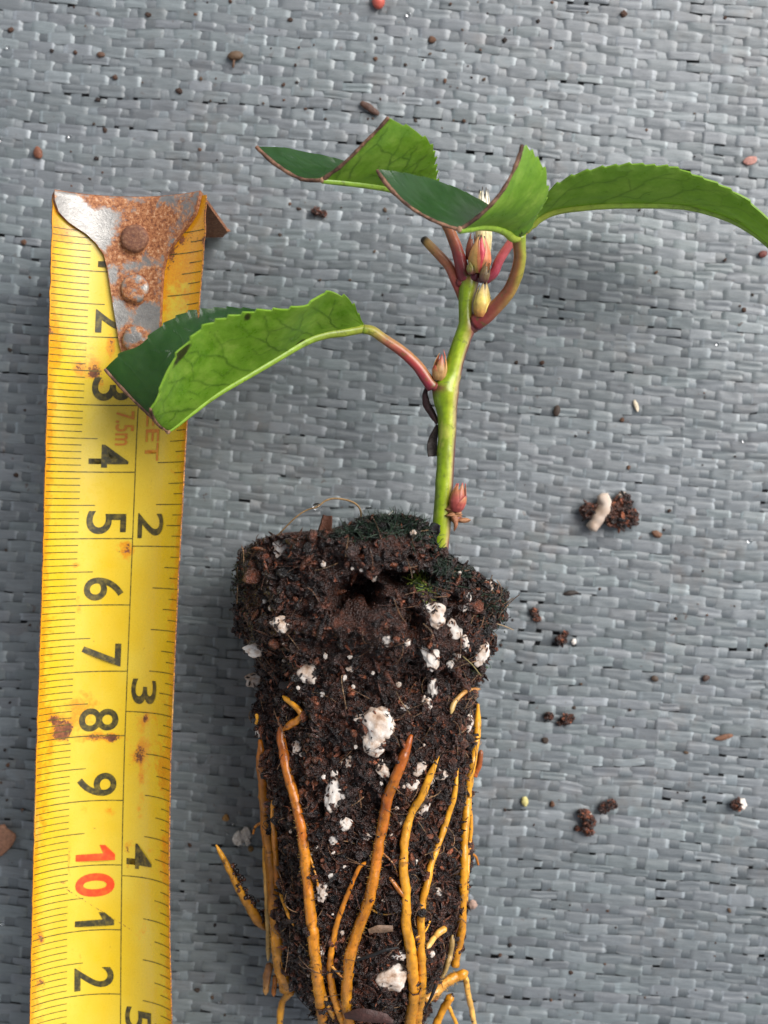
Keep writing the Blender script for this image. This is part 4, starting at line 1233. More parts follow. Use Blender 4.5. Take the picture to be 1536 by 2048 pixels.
# ------------------------------------------------------------------ leaves
def resample3(pl, n):
    A_ = np.array([W(x, y, z) for x, y, z in pl])
    return catmull(A_, n)
def build_leaf(mid, near, far, bul_n, bul_f, nteeth, seed, tooth=0.035, cutcol=True, dark=(), ribw=(11, 5), vlabel=None, quilt=0.018, veins=1.0):
    """mid / near / far: (px, py, z) from the base to the cut end; near = half that turns its underside to the camera"""
    nu, nv = 220, 80
    Mi = resample3(mid, nu); Ne = resample3(near, nu); Fa = resample3(far, nu)
    s = np.linspace(0, 1, nu)
    mb = MB()
    wd = np.linalg.norm(Ne - Mi, axis=1); wd2 = np.linalg.norm(Fa - Mi, axis=1)
    def half(E, bul, w, sgn):
        ph = s * nteeth * (1 + 0.08 * np.sin(9 * s + seed))
        saw = (ph % 1.0)
        tooth_h = tooth * (1.0 if sgn > 0 else 0.55) * (saw ** 1.4 - 0.5) * np.minimum(1, s * 12) * (0.7 + 0.6 * hash3(np.floor(ph), np.floor(ph) * 0, np.zeros(nu), seed))
        v = np.linspace(0, 1, nv) ** 1.05
        b = np.asarray(bul, float)
        wn_ = (w / max(w.max(), 1e-6))[:, None]
        k_edge = 1 + tooth_h[:, None] / np.maximum(w[:, None], 0.15)
        P = np.zeros((nu, nv, 3))
        for j, vv in enumerate(v):
            ext = 1 + (k_edge - 1) * sstep(0.86, 1.0, vv)
            P[:, j] = Mi + (E - Mi) * vv * ext + b[None] * 4 * vv * (1 - vv) * wn_
        # gentle quilting
        S, Vv = np.meshgrid(s, v, indexing='ij')
        N = grid_normals(P)
        qn = fbm(np.stack([S * 9, Vv * 3, 0 * S + sgn], -1), seed + 5, 3)
        P = P + N * (quilt * qn * np.minimum(1, Vv * 4))[..., None]
        # veins
        r_ = np.random.default_rng(seed * 10 + sgn + 3)
        dmin = np.full((nu, nv), 9.0)
        Ls = np.linalg.norm(Mi[-1] - Mi[0])
        def seg(a, b_, wgt=1.0):
            nonlocal dmin
            wm = w.mean()
            ax = np.array([a[0] * Ls, a[1] * wm]); bx = np.array([b_[0] * Ls, b_[1] * wm])
            X_ = np.stack([S * Ls, Vv * wm], -1) + 0.05 * np.stack([fbm(np.stack([S * 14, Vv * 6, 0 * S], -1), seed + 9, 3), fbm(np.stack([S * 14, Vv * 6, 0 * S + 7], -1), seed + 11, 3)], -1)
            ab = bx - ax
            tt = np.clip(((X_ - ax) @ ab) / (ab @ ab + 1e-9), 0, 1)
            d = np.linalg.norm(X_ - ax - tt[..., None] * ab, axis=-1) / wgt
            dmin = np.minimum(dmin, d)
        nk = 7
        ends = []
        for k in range(nk):
            s0 = 0.05 + 0.15 * k + r_.uniform(-0.045, 0.045)
            p0 = (s0, 0.02); p1 = (s0 + 0.07, 0.25 + r_.uniform(-.04, .04)); p2 = (s0 + 0.11, 0.46 + r_.uniform(-.05, .05))
            seg(p0, p1, 1.0); seg(p1, p2, 0.95)
            p3 = (s0 + 0.17, 0.66 + r_.uniform(-.05, .05)); p4 = (s0 + 0.10, 0.68 + r_.uniform(-.05, .05))
            seg(p2, p3, 0.75); seg(p2, p4, 0.65)
            p5 = (s0 + 0.22, 0.85); p6 = (s0 + 0.12, 0.88); seg(p3, p5, 0.5); seg(p4, p6, 0.5)
            m0 = (s0 + 0.13, 0.22 + r_.uniform(-.05, .05))
            seg(p1, m0, 0.4); seg(m0, (s0 + 0.16, 0.40), 0.4)
            if ends: seg(ends[-1], p4, 0.55)
            ends.append(p3)
        vein = np.exp(-(dmin / 0.012) ** 2) + 0.20 * np.exp(-(dmin / 0.05) ** 2)
        vein = veins * np.clip(vein, 0, 1) * (0.55 + 0.45 * sstep(-0.5, 0.3, fbm(np.stack([S * 6, Vv * 4, 0 * S], -1), seed + 21, 2)))
        yel = np.clip(sstep(0.055, 0.0, Vv) * 0.9 + 0.55 * sstep(0.975, 1.0, Vv), 0, 1)
        dk = 0 * S
        for (ss, vs, rs, rv) in (dark if sgn > 0 else ()):
            dk = np.maximum(dk, sstep(1.2, 0.7, np.sqrt(((S - ss) / rs) ** 2 + ((Vv - vs) / rv) ** 2) + 0.35 * fbm(np.stack([S * 60, Vv * 30, 0 * S], -1), seed + 31, 3)))
        if cutcol: dk = np.maximum(dk, 0.9 * sstep(0.988, 1.0, S + 0.004 * fbm(np.stack([Vv * 30, S, 0 * S], -1), seed + 41, 2)))
        col = np.stack([vein + 0 * S, yel + 0 * S, np.clip(dk, 0, 1) + 0 * S], -1).reshape(-1, 3)
        # side A (along +normal of the grid) must be the underside on the near half
        n_mean = N.mean((0, 1))
        flip = n_mean[2] < 0
        # +z side of near half is underside, +z side of far half is the upper face
        shell(mb, P, 0.030, (1, 0, 1) if sgn > 0 else (0, 1, 1), col, col, colR=(0, 0.3, 0), flip=flip)
        return P
    Pn = half(Ne, bul_n, wd, 1)
    Pf = half(Fa, bul_f, wd2, -1)
    leaf = link('leaf', mb.mesh('leaf', [M['up'], M['lo']], CO), cutting)
    # midrib on the underside
    nmid = nrm((Pn[:, 12] - Mi) * 1.0); fmid = nrm((Pf[:, 12] - Mi) * 1.0)
    outw = -nrm(nmid + fmid)
    k = (H - Mi[:, 2]) / F
    r = (ribw[0] * (1 - s) + ribw[1] * s) * k
    mbr = MB()
    tube(mbr, Mi + outw * (r * 0.25)[:, None], r * np.minimum(1, 0.9 + s), ramp_col([(0, (0.30, 0.34, 0.035)), (0.3, (0.25, 0.37, 0.035)), (1, (0.20, 0.34, 0.03))], None, seed), 14, rough=0.04, seed=seed)
    link('midrib', mbr.mesh('midrib', M['skin'], CO), leaf)
    if cutcol:
        mbc = MB()
        for Pq in (Pn, Pf):
            E = Pq[-1]
            rr = 0.026 * (1 + 0.35 * fbm(E * 8, seed + 51, 3))
            def cc(t, a, Q):
                n = fbm(Q * 12, seed + 61, 3)[:, None]
                t_ = np.clip(0.5 + n, 0, 1)
                return np.array([0.040, 0.018, 0.013]) * (1 - t_) + np.array([0.24, 0.125, 0.075]) * t_
            tube(mbc, E, rr, cc, 8, rough=0.25, seed=seed + 71)
        E0 = Mi[-1]
        lump(mbc, E0, (0.045, 0.045, 0.045), seed, 0.3, 2, 2, (0.30, 0.17, 0.10))
        link('cut_edge', mbc.mesh('cut_edge', M['cut'], CO), leaf)
    return leaf

# left leaf, reaching over the tape
leafD = build_leaf(
    mid=[(727, 655, 2.35), (688, 662, 2.42), (649, 668, 2.5), (610, 682, 2.58), (551, 717, 2.72), (493, 752, 2.86), (434, 788, 2.98), (387, 823, 3.06), (356, 848, 3.1), (336, 862, 3.12)],
    near=[(726, 646, 2.40), (712, 616, 2.75), (700, 599, 2.95), (676, 587, 3.15), (653, 584, 3.28), (630, 597, 3.42), (610, 609, 3.55), (571, 618, 3.72), (520, 620, 3.88), (469, 630, 4.0), (417, 647, 4.1), (391, 667, 4.15), (362, 696, 4.2), (344, 722, 4.22), (321, 776, 4.22), (312, 800, 4.2), (301, 817, 4.18)],
    far=[(724, 650, 2.25), (705, 628, 2.05), (680, 618, 1.98), (640, 618, 1.98), (600, 622, 2.02), (560, 624, 2.1), (524, 620, 2.2), (493, 617, 2.28), (454, 614, 2.38), (419, 616, 2.45), (380, 621, 2.52), (350, 634, 2.58), (323, 650, 2.64), (300, 670, 2.70), (274, 694, 2.74), (243, 706, 2.78), (223, 722, 2.8), (209, 737, 2.8)],
    bul_n=(-0.06, -0.04, 0.02), bul_f=(-0.02, -0.03, -0.05), nteeth=16, seed=1, tooth=0.055, dark=((0.80, 0.97, 0.045, 0.10), (0.30, 0.07, 0.022, 0.05), (0.55, 0.94, 0.012, 0.05)), ribw=(10, 4))
leafD['label'] = 'long folded leaf with serrated edge reaching left over the tape'
stalk(leafD, [(726, 658, 19, 2.36), (745, 662, 20, 2.34), (767, 677, 20, 2.32), (807, 705, 22, 2.28), (835, 732, 23, 2.25), (853, 757, 25, 2.22), (866, 775, 26, 2.2)],
      ramp_col([(0, GRN), (0.12, YEL), (0.3, (0.40, 0.13, 0.08)), (0.6, RED), (0.95, (0.30, 0.03, 0.05)), (1, PURP)], (-1.4, (0.36, 0.27, 0.06), 0.45), 21), 22)
# rear leaf, cut to half
leafA = build_leaf(
    mid=[(885, 430, 2.45), (860, 405, 2.65), (820, 387, 2.95), (780, 376, 3.15), (735, 369, 3.38), (690, 364, 3.58), (645, 360, 3.75)],
    near=[(884, 428, 2.5), (879, 395, 2.8), (876, 365, 3.1), (873, 332, 3.4), (866, 295, 3.72), (849, 273, 3.9), (818, 254, 4.08), (788, 240, 4.2), (775, 237, 4.26)],
    far=[(884, 428, 2.35), (860, 395, 2.3), (820, 365, 2.45), (770, 345, 2.65), (720, 330, 2.85), (685, 322, 3.0), (640, 311, 3.12), (600, 302, 3.22), (560, 296, 3.3), (514, 293, 3.4)],
    bul_n=(0.0, -0.05, 0.03), bul_f=(0.0, -0.13, -0.04), nteeth=13, seed=2, tooth=0.05, ribw=(9, 6))
leafA['label'] = 'half leaf behind the shoot tip with a brown cut edge'
stalk(leafA, [(887, 436, 18, 2.45), (892, 448, 20, 2.42), (900, 463, 22, 2.38), (914, 499, 24, 2.30), (923, 531, 27, 2.25), (931, 560, 30, 2.22)],
      ramp_col([(0, TAN), (0.3, (0.40, 0.17, 0.06)), (0.6, (0.34, 0.06, 0.05)), (1, PURP)], (0.3, (0.20, 0.03, 0.04), 0.5), 23), 24)
# right leaf, whole, running out of the frame
leafC = build_leaf(
    mid=[(1053, 460, 2.35), (1074, 438, 2.4), (1107, 421, 2.45), (1157, 413, 2.5), (1224, 408, 2.55), (1307, 408, 2.58), (1374, 412, 2.58), (1441, 430, 2.55), (1491, 454, 2.5), (1536, 488, 2.45), (1580, 535, 2.38), (1625, 600, 2.3)],
    near=[(1054, 456, 2.4), (1075, 410, 2.75), (1096, 383, 3.0), (1121, 363, 3.15), (1151, 348, 3.28), (1184, 338, 3.36), (1237, 330, 3.45), (1271, 328, 3.48), (1344, 333, 3.45), (1384, 347, 3.4), (1434, 365, 3.32), (1481, 390, 3.2), (1517, 420, 3.1), (1560, 470, 2.9), (1600, 530, 2.65), (1626, 598, 2.33)],
    far=[(1056, 454, 2.3), (1085, 415, 2.0), (1121, 390, 1.8), (1184, 370, 1.65), (1237, 362, 1.55), (1271, 362, 1.52), (1344, 366, 1.5), (1384, 375, 1.52), (1434, 392, 1.6), (1481, 415, 1.7), (1517, 442, 1.8), (1560, 490, 1.95), (1600, 540, 2.1), (1624, 600, 2.25)],
    bul_n=(0.0, -0.05, 0.05), bul_f=(0.0, -0.04, -0.05), nteeth=26, seed=3, tooth=0.05, cutcol=False, dark=((0.66, 0.14, 0.014, 0.04),), ribw=(10, 4))
leafC['label'] = 'whole serrated leaf arching to the right edge of the photo'
stalk(leafC, [(1056, 456, 17, 2.36), (1043, 467, 17, 2.34), (1023, 484, 18, 2.3), (999, 520, 19, 2.25), (987, 546, 20, 2.22), (966, 562, 22, 2.2)],
      ramp_col([(0, YEL), (0.12, TAN), (0.3, (0.44, 0.10, 0.09)), (0.8, (0.34, 0.045, 0.07)), (1, PURP)], (2.5, (0.50, 0.20, 0.18), 0.4), 25), 26)
# front leaf, cut, its upper face and underside both showing
leafB = build_leaf(
    mid=[(1040, 474, 3.05), (1026, 474, 3.2), (1011, 462, 3.38), (990, 454, 3.6), (961, 452, 3.85), (940, 456, 4.02), (919, 459, 4.18)],
    near=[(1044, 472, 3.05), (1064, 449, 3.2), (1075, 426, 3.35), (1087, 408, 3.5), (1095, 385, 3.65), (1093, 361, 3.82), (1090, 341, 3.96), (1081, 326, 4.08), (1069, 309, 4.2), (1058, 298, 4.28), (1046, 288, 4.34)],
    far=[(1034, 468, 3.0), (1015, 445, 3.05), (995, 425, 3.1), (976, 410, 3.16), (952, 396, 3.25), (917, 379, 3.4), (895, 370, 3.52), (870, 361, 3.62), (820, 349, 3.85), (785, 343, 3.98), (753, 339, 4.08)],
    bul_n=(0.11, -0.11, 0.02), bul_f=(-0.08, -0.12, 0.0), nteeth=9, seed=4, tooth=0.04, quilt=0.006, veins=0.35, dark=((0.12, 0.28, 0.05, 0.05), (0.16, 0.36, 0.03, 0.035)), ribw=(9, 7))
leafB['label'] = 'front leaf cut across, folded open at the shoot tip'
stalk(leafB, [(1037, 470, 30, 3.06), (1038, 485, 27, 3.0), (1040, 514, 25, 2.88), (1033, 549, 26, 2.75), (1017, 584, 27, 2.6), (993, 612, 29, 2.45), (968, 634, 33, 2.32), (951, 645, 34, 2.25)],
      ramp_col([(0, GRN), (0.1, (0.24, 0.27, 0.03)), (0.35, (0.30, 0.24, 0.035)), (0.65, (0.34, 0.17, 0.05)), (0.85, (0.28, 0.07, 0.045)), (1, PURP)], (1.2, (0.22, 0.035, 0.03), 0.75), 27), 28)
# old leaf stalk without its blade, attached to the stem
stalk(stem, [(846, 476, 13, 2.1), (850, 481, 17, 2.1), (873, 505, 19, 2.12), (897, 531, 20, 2.13), (910, 558, 21, 2.14), (919, 585, 16, 2.15), (922, 605, 8, 2.15)],
      ramp_col([(0, (0.010, 0.008, 0.006)), (0.04, (0.03, 0.02, 0.01)), (0.10, TAN), (0.35, (0.46, 0.17, 0.09)), (0.8, (0.34, 0.06, 0.05)), (1, (0.16, 0.10, 0.02))], None, 29), 30, 'stalk_stub')

# ------------------------------------------------------------------ buds
def bud(parent, base, tip, wpx, cols, nsc=5, seed=0, tipcol=(0.02, 0.012, 0.01), open_=0.0, sharp=0.5, ang0=0.0, name='bud', scales=None):
    B = W(*base); T = W(*tip)
    ax = T - B; L = np.linalg.norm(ax); ax = ax / L
    u = nrm(np.cross(ax, [0, 0, 1.0])); v = np.cross(u, ax)
    rw = 0.90 * wpx / 2 * (H - base[2]) / F
    mb = MB()
    h = np.linspace(0, 1, 16)
    prof = np.interp(h, [0, .12, .32, .55, .8, 1], [.62, .88, 1.0, .86, .52, .20])
    C_ = B + ax * (h * L * 0.72)[:, None]
    tube(mb, C_, rw * prof * 0.78, ramp_col([(0, cols[0]), (0.6, cols[1]), (1, cols[2])], None, seed), 18)
    if scales is None:
        scales = [(ang0 + k * 2.39996, rng.uniform(0.82, 1.0) if k < nsc - 2 else rng.uniform(0.42, 0.58), 0.85, 0.10 * (k / nsc), None) for k in range(nsc)]
    for k, (a0, lh, hwid, off, cc) in enumerate(scales):
        n1, n2 = 26, 13
        hh = np.linspace(0, 1, n1)[:, None]
        ww = np.linspace(-1, 1, n2)[None, :]
        half = hwid * np.maximum(0.05, (1 - hh ** 2.1)) ** 0.75
        aa = a0 + ww * half + 0.06 * np.sin(6 * hh + k)
        pr = np.interp(hh * lh, h, prof)
        rr = rw * (pr * (1.0 + off) + 0.03 + open_ * hh ** 2 - 0.05 * ww ** 2)
        P = B + ax * (hh * lh * L)[..., None] + (u * np.cos(aa)[..., None] + v * np.sin(aa)[..., None]) * rr[..., None]
        t = (hh + 0 * ww)
        cs = np.array(cc if cc is not None else cols)
        jit = rng.uniform(0.85, 1.15)
        c = np.stack([np.interp(t, [0, 0.5, 0.85], cs[:, i]) for i in range(3)], -1) * jit
        ridge = 0.93 + 0.12 * np.cos(ww * 9.0 + k) * (1 - t)
        c = c * ridge[..., None]
        tk = sstep(0.90, 0.97, t + 0.02 * fbm(P * 20, k, 2))[..., None]
        c = c * (1 - tk) + np.array(tipcol) * tk
        c = c * (1 + 0.35 * fbm(P * np.array([14, 5, 14]), seed + k, 3))[..., None]
        shell(mb, P, 0.010, (0, 0, 0), np.clip(c.reshape(-1, 3), 0, 1), np.clip(c.reshape(-1, 3), 0, 1), colR=tuple(cs[1] * 0.8))
    return link(name, mb.mesh(name, M['bud'], CO), parent)
bud(stem, (958, 545, 2.3), (963, 468, 2.42), 46, [(0.40, 0.22, 0.06), (0.62, 0.26, 0.10), (0.62, 0.30, 0.12)], 7, 1, scales=[
    (2.55, 0.98, 0.80, 0.12, [(0.44, 0.28, 0.06), (0.76, 0.40, 0.13), (0.72, 0.36, 0.15)]), (0.55, 0.95, 0.80, 0.10, [(0.50, 0.20, 0.06), (0.80, 0.27, 0.13), (0.76, 0.26, 0.15)]),
    (1.50, 0.97, 0.52, 0.02, [(0.72, 0.10, 0.06), (0.82, 0.07, 0.11), (0.75, 0.09, 0.11)]), (1.95, 0.90, 0.45, 0.05, [(0.62, 0.20, 0.08), (0.68, 0.22, 0.10), (0.60, 0.18, 0.10)]), (-1.5, 1.0, 0.9, 0.05, None), (4.0, 0.9, 0.8, 0.05, None)])['label'] = 'orange pink terminal bud with dark scale tips'
bud(stem, (967, 520, 2.2), (967, 374, 2.35), 34, [(0.66, 0.54, 0.22), (0.80, 0.68, 0.38), (0.86, 0.78, 0.62)], 6, 2, scales=[(1.9, 1.0, 0.55, 0.0, None), (0.9, 0.99, 0.5, 0.02, None), (2.7, 0.96, 0.5, 0.03, None), (0.1, 0.97, 0.5, 0.03, None), (1.45, 0.90, 0.5, -0.05, None), (4.2, 0.95, 0.9, 0, None), (5.4, 0.95, 0.9, 0, None)], open_=0.30)['label'] = 'tall cream bud with dark tips behind the front leaf'
bud(stem, (940, 520, 2.25), (945, 462, 2.3), 22, [(0.20, 0.05, 0.03), (0.30, 0.09, 0.05), (0.26, 0.09, 0.05)], 4, 3)['label'] = 'red brown bud beside the cream bud'
bud(stem, (962, 634, 2.36), (969, 558, 2.42), 37, [(0.40, 0.14, 0.04), (0.76, 0.58, 0.14), (0.80, 0.56, 0.24)], 6, 4, ang0=0.9)['label'] = 'yellow axillary bud above the front leaf stalk'
bud(stem, (966, 563, 2.42), (976, 520, 2.46), 22, [(0.14, 0.05, 0.05), (0.26, 0.17, 0.08), (0.30, 0.20, 0.10)], 4, 5)
bud(stem, (944, 548, 2.42), (938, 514, 2.44), 20, [(0.16, 0.04, 0.04), (0.24, 0.22, 0.05), (0.30, 0.24, 0.08)], 3, 9)
bud(stem, (877, 760, 2.25), (884, 699, 2.32), 31, [(0.34, 0.18, 0.06), (0.46, 0.26, 0.10), (0.44, 0.08, 0.05)], 5, 6, tipcol=(0.22, 0.03, 0.03), ang0=1.5)['label'] = 'tan bud with red tip in the left leaf axil'
bud(stem, (911, 1022, 2.2), (923, 963, 2.26), 34, [(0.26, 0.05, 0.05), (0.40, 0.085, 0.065), (0.50, 0.20, 0.09)], 6, 8, tipcol=(0.48, 0.05, 0.05), open_=0.25, ang0=1.3)['label'] = 'red bud low on the stem'

def build_husk():
    mb = MB()
    for k in range(7):
        c = W(914 + rng.normal(0, 7), 1030 + rng.normal(0, 9), 2.24)
        n1, n2 = 9, 7
        a = rng.uniform(0, 6.28); ln = rng.uniform(0.06, 0.13); wd = rng.uniform(0.025, 0.05)
        U_ = np.linspace(-1, 1, n1)[:, None]; V_ = np.linspace(-1, 1, n2)[None, :]
        d = np.array([math.cos(a), math.sin(a), rng.normal(0, .4)]); e = nrm(np.cross(d, [0.2, 0.1, 1])); f_ = np.cross(d, e)
        P = c + d * (U_ * ln)[..., None] + e * (V_ * wd * np.sqrt(np.maximum(0.05, 1 - U_ ** 2)))[..., None] + f_ * (0.05 * (U_ ** 2 + V_ ** 2))[..., None]
        P = P + f_ * (0.04 * fbm(P * 9, k, 2))[..., None]
        shell(mb, P, 0.006, (0, 0, 0), (0.33, 0.15, 0.07), (0.33, 0.15, 0.07), colR=(0.25, 0.1, 0.05))
    P = catmull(np.array([W(908, 1030, 2.2), W(912, 1048, 2.22), W(908, 1062, 2.2)]), 8)
    tube(mb, P, [0.05, 0.05, 0.045, 0.04, 0.035, 0.03, 0.02, 0.01], (0.30, 0.12, 0.06), 8, rough=0.3)
    link('bud_husk', mb.mesh('bud_husk', M['debris'], CO), stem)
build_husk()
def strip_part(parent, pl, widths, col, name, mat, th=0.02, seed=0, curl=0.3, zoff=0.0, origin=CO):
    """thin curved flake along a polyline of (px, py, z)"""
    C_ = resample3(pl, 30)
    T = nrm(np.gradient(C_, axis=0))
    S_ = nrm(np.cross(T, [0, 0, 1.0]))
    w = np.interp(np.linspace(0, 1, 30), np.linspace(0, 1, len(widths)), widths) * 0.0077 / 2
    v = np.linspace(-1, 1, 9)
    P = C_[:, None] + S_[:, None] * (w[:, None] * v[None])[..., None] + np.array([0, 0, 1.0]) * (curl * w[:, None] * (v[None] ** 2))[..., None]
    P = P + (0.018 * fbm(P * 8, seed, 3))[..., None]
    c = np.array(col) * (1 + 0.5 * fbm(P * 6, seed + 3, 3))[..., None]
    c = np.clip(c.reshape(-1, 3), 0, 1)
    mb = MB()
    shell(mb, P, th, (0, 0, 0), c, c, colR=tuple(np.array(col) * 0.8))
    o = link(name, mb.mesh(name, M[mat], origin), parent)
    return o
strip_part(stem, [(852, 776, 2.1), (851, 795, 2.06), (857, 815, 2.04), (866, 832, 2.05), (874, 848, 2.08)], [5, 11, 14, 12, 4], (0.050, 0.018, 0.020), 'stipule', 'debris', curl=-0.6, seed=3)
strip_part(stem, [(874, 850, 2.1), (868, 872, 2.06), (864, 893, 2.04), (866, 912, 2.06)], [4, 14, 20, 18], (0.018, 0.010, 0.008), 'dead_scale', 'debris', seed=4)

# ---- things growing on / caught in the plug
def build_moss():
    mb = MB()
    def tuft(cx, cy, sx, sy, n, cols, l0, l1, up):
        for k in range(n):
            px, py = cx + rng.normal(0, sx), cy + rng.normal(0, sy)
            top = interp_rows(TOP_PY, np.array([px]))[0][0]
            py = max(py, top + rng.uniform(0, 10))
            z = plug_z(px, py, 1)
            p = W(px, py, z)
            d = nrm(np.array([rng.normal(0, 0.8), up + rng.normal(0, .6), rng.normal(0.3, 0.5)]))
            b = nrm(rng.normal(size=3))
            ln = rng.uniform(l0, l1)
            s = np.linspace(0, 1, 6)[:, None]
            C_ = p - d * 0.03 + d * s * ln + b * s ** 2 * ln * 0.7
            c = np.array(cols[rng.integers(len(cols))]) * rng.uniform(0.7, 1.4)
            tube(mb, C_, np.linspace(1, 0.3, 6) * rng.uniform(0.006, 0.013), tuple(c), 4, caps=False)
    dk = [(0.010, 0.022, 0.014), (0.016, 0.028, 0.016), (0.010, 0.012, 0.010), (0.02, 0.04, 0.02)]
    tuft(775, 1050, 45, 10, 620, dk, 0.05, 0.19, 0.55)
    tuft(720, 1062, 25, 10, 200, dk, 0.04, 0.16, 0.5)
    tuft(845, 1060, 12, 16, 120, dk, 0.05, 0.18, 0.2)
    tuft(905, 1140, 22, 12, 240, dk, 0.04, 0.14, 0.3)
    tuft(985, 1210, 14, 22, 160, dk, 0.05, 0.15, 0.1)
    tuft(480, 1165, 8, 30, 120, [(0.05, 0.06, 0.012), (0.03, 0.04, 0.012), (0.02, 0.014, 0.01)], 0.03, 0.10, 0.3)
    tuft(862, 1175, 14, 10, 90, dk, 0.05, 0.15, 0.0)
    gr = [(0.12, 0.16, 0.012), (0.20, 0.24, 0.03), (0.07, 0.12, 0.012)]
    tuft(838, 1162, 9, 6, 90, gr, 0.05, 0.16, -0.3)
    tuft(852, 1185, 5, 10, 40, gr, 0.06, 0.2, -0.8)
    tuft(958, 1335, 8, 8, 50, [(0.02, 0.06, 0.015), (0.03, 0.05, 0.02)], 0.04, 0.1, 0.2)
    return link('moss', mb.mesh('moss', M['moss'], CO), plug)
build_moss()
def hairs(name, pl, w, col, parent, mat='debris', n=60):
    C_ = resample3(pl, n)
    mb = MB()
    r = np.interp(np.linspace(0, 1, n), np.linspace(0, 1, len(w)), w) * 0.0077 / 2
    tube(mb, C_, r, col, 6)
    return link(name, mb.mesh(name, M[mat], CO), parent)
arch = hairs('fibre', [(546, 1080, 2.3), (560, 1066, 2.4), (590, 1036, 2.5), (612, 1021, 2.5), (635, 1013, 2.52), (652, 1001, 2.5), (672, 997, 2.46), (700, 1002, 2.42), (716, 1012, 2.36), (722, 1026, 2.3), (721, 1044, 2.2)], [3, 3, 3, 3, 4, 4, 3.5, 4.5], (0.22, 0.13, 0.05), plug)
mb = MB(); V_, T_ = ico(4); mb.add(V_ * np.array([0.066, 0.056, 0.058]) + W(634, 1013, 2.52), None, T_)
drop_o = link('water_drop', mb.mesh('water_drop', M['water'], CO), arch)
hairs('fibre', [(764, 1044, 2.3), (775, 1032, 2.35), (786, 1022, 2.4)], [5, 4, 2], (0.55, 0.50, 0.42), plug, n=12)
hairs('fibre', [(955, 1232, 2.7), (985, 1245, 2.75), (1008, 1252, 2.72), (1027, 1260, 2.65)], [3.5, 3, 2.5, 1.5], (0.30, 0.20, 0.10), plug, n=20)
hairs('fibre', [(925, 1312, 3.2), (945, 1330, 3.2), (962, 1352, 3.1)], [2, 2, 1.5], (0.25, 0.2, 0.08), plug, n=16)
strip_part(plug, [(652, 1085, 2.35), (650, 1062, 2.42), (653, 1045, 2.46), (655, 1031, 2.48)], [32, 28, 20, 16], (0.085, 0.032, 0.018), 'bark_chip', 'debris', 0.04, 6, 0.25)
strip_part(plug, [(856, 1152, 3.1), (861, 1122, 2.9), (866, 1095, 2.7), (868, 1070, 2.6)], [12, 9, 9, 10], (0.014, 0.008, 0.009), 'dead_stalk', 'debris', 0.03, 7, 0.2)
strip_part(plug, [(866, 1078, 2.6), (868, 1062, 2.64), (872, 1048, 2.66)], [8, 21, 16], (0.012, 0.009, 0.011), 'dead_scale', 'debris', 0.03, 8, 0.5)
strip_part(plug, [(690, 2032, 2.3), (725, 2030, 2.45), (765, 2036, 2.45), (785, 2044, 2.4)], [8, 22, 20, 8], (0.05, 0.020, 0.016), 'bark_chip', 'debris', 0.05, 9, -0.3)
strip_part(plug, [(738, 1862, 3.1), (760, 1857, 3.15), (786, 1856, 3.1)], [6, 12, 8], (0.17, 0.10, 0.06), 'bark_chip', 'debris', 0.05, 10, -0.3)
hairs('twig', [(713, 1920, 3.0), (745, 1910, 3.08), (770, 1900, 3.12), (797, 1895, 3.1)], [5, 7, 7, 4], (0.008, 0.007, 0.007), plug, n=24)
hairs('twig', [(872, 1970, 2.4), (862, 1995, 2.4), (850, 2018, 2.3)], [8, 6, 3], (0.008, 0.008, 0.008), plug, n=24)
strip_part(plug, [(560, 1370, 2.75), (600, 1378, 2.95), (630, 1390, 3.1), (645, 1400, 3.1)], [8, 22, 18, 8], (0.014, 0.009, 0.011), 'bark_chip', 'debris', 0.06, 11, -0.4)

# ------------------------------------------------------------------ things lying on the cloth
def onground(px, py, h=0.0):
    p = W(px, py, 0.05)
    z = ground_z(p[0], p[1]) + h
    return W(px, py, z)
PXC = (H - 0.05) / F     # cm per photo pixel on the cloth

def clump(px, py, blobs, name, label, cat, perl=(), seed=0, group=None):
    """soil crumb: blobs (dx, dy, r px) joined in one mesh, perlite bits as parts"""
    o0 = onground(px, py, 0.0)
    root = empty(name, o0, label, cat, group)
    mb = MB()
    for k, (dx, dy, r) in enumerate(blobs):
        c = o0 + np.array([dx * PXC, -dy * PXC, r * PXC * 0.62])
        lump(mb, c, (r * PXC, r * PXC * 0.9, r * PXC * 0.72), seed * 10 + k, 0.55, 2.2, 3, lambda V, n, P: np.clip(PEAT[2][None] * (1.3 + 1.6 * n)[:, None], 0.004, 1), octv=4)
        for q in range(int(10 + r * 1.2)):
            d = nrm(rng.normal(size=3)); d[2] = abs(d[2])
            cc = c + d * r * PXC * rng.uniform(0.75, 1.1)
            lump(mb, cc, rng.uniform(0.10, 0.42, 3) * r * PXC * np.array([1.4, 0.6, 0.5]), q, 0.5, 2.0, 1, tuple(PEAT[rng.integers(len(PEAT))] * rng.uniform(1.0, 3.0)), rot=rng.uniform(0, 6.28))
    link('crumb', mb.mesh('crumb', M['peat'], o0), root)
    for k, (pl, r) in enumerate(perl):
        mb = MB()
        if len(pl) == 1:
            dx, dy = pl[0]
            lump(mb, o0 + np.array([dx * PXC, -dy * PXC, r * PXC * 1.0]), (r * PXC, r * PXC * 1.2, r * PXC * 0.8), seed + k, 0.75, 1.8, 4, octv=5)
        else:
            C_ = catmull(np.array([o0 + np.array([dx * PXC, -dy * PXC, r * PXC * 1.25]) for dx, dy in pl]), 24)
            tube(mb, C_, r * PXC * np.sin(np.linspace(0.5, math.pi - 0.5, 24)) ** 0.4, (1, 1, 1), 14, rough=0.25, seed=seed)
        link('perlite_grain', mb.mesh('perlite_grain', M['perl'], o0), root)
    return root
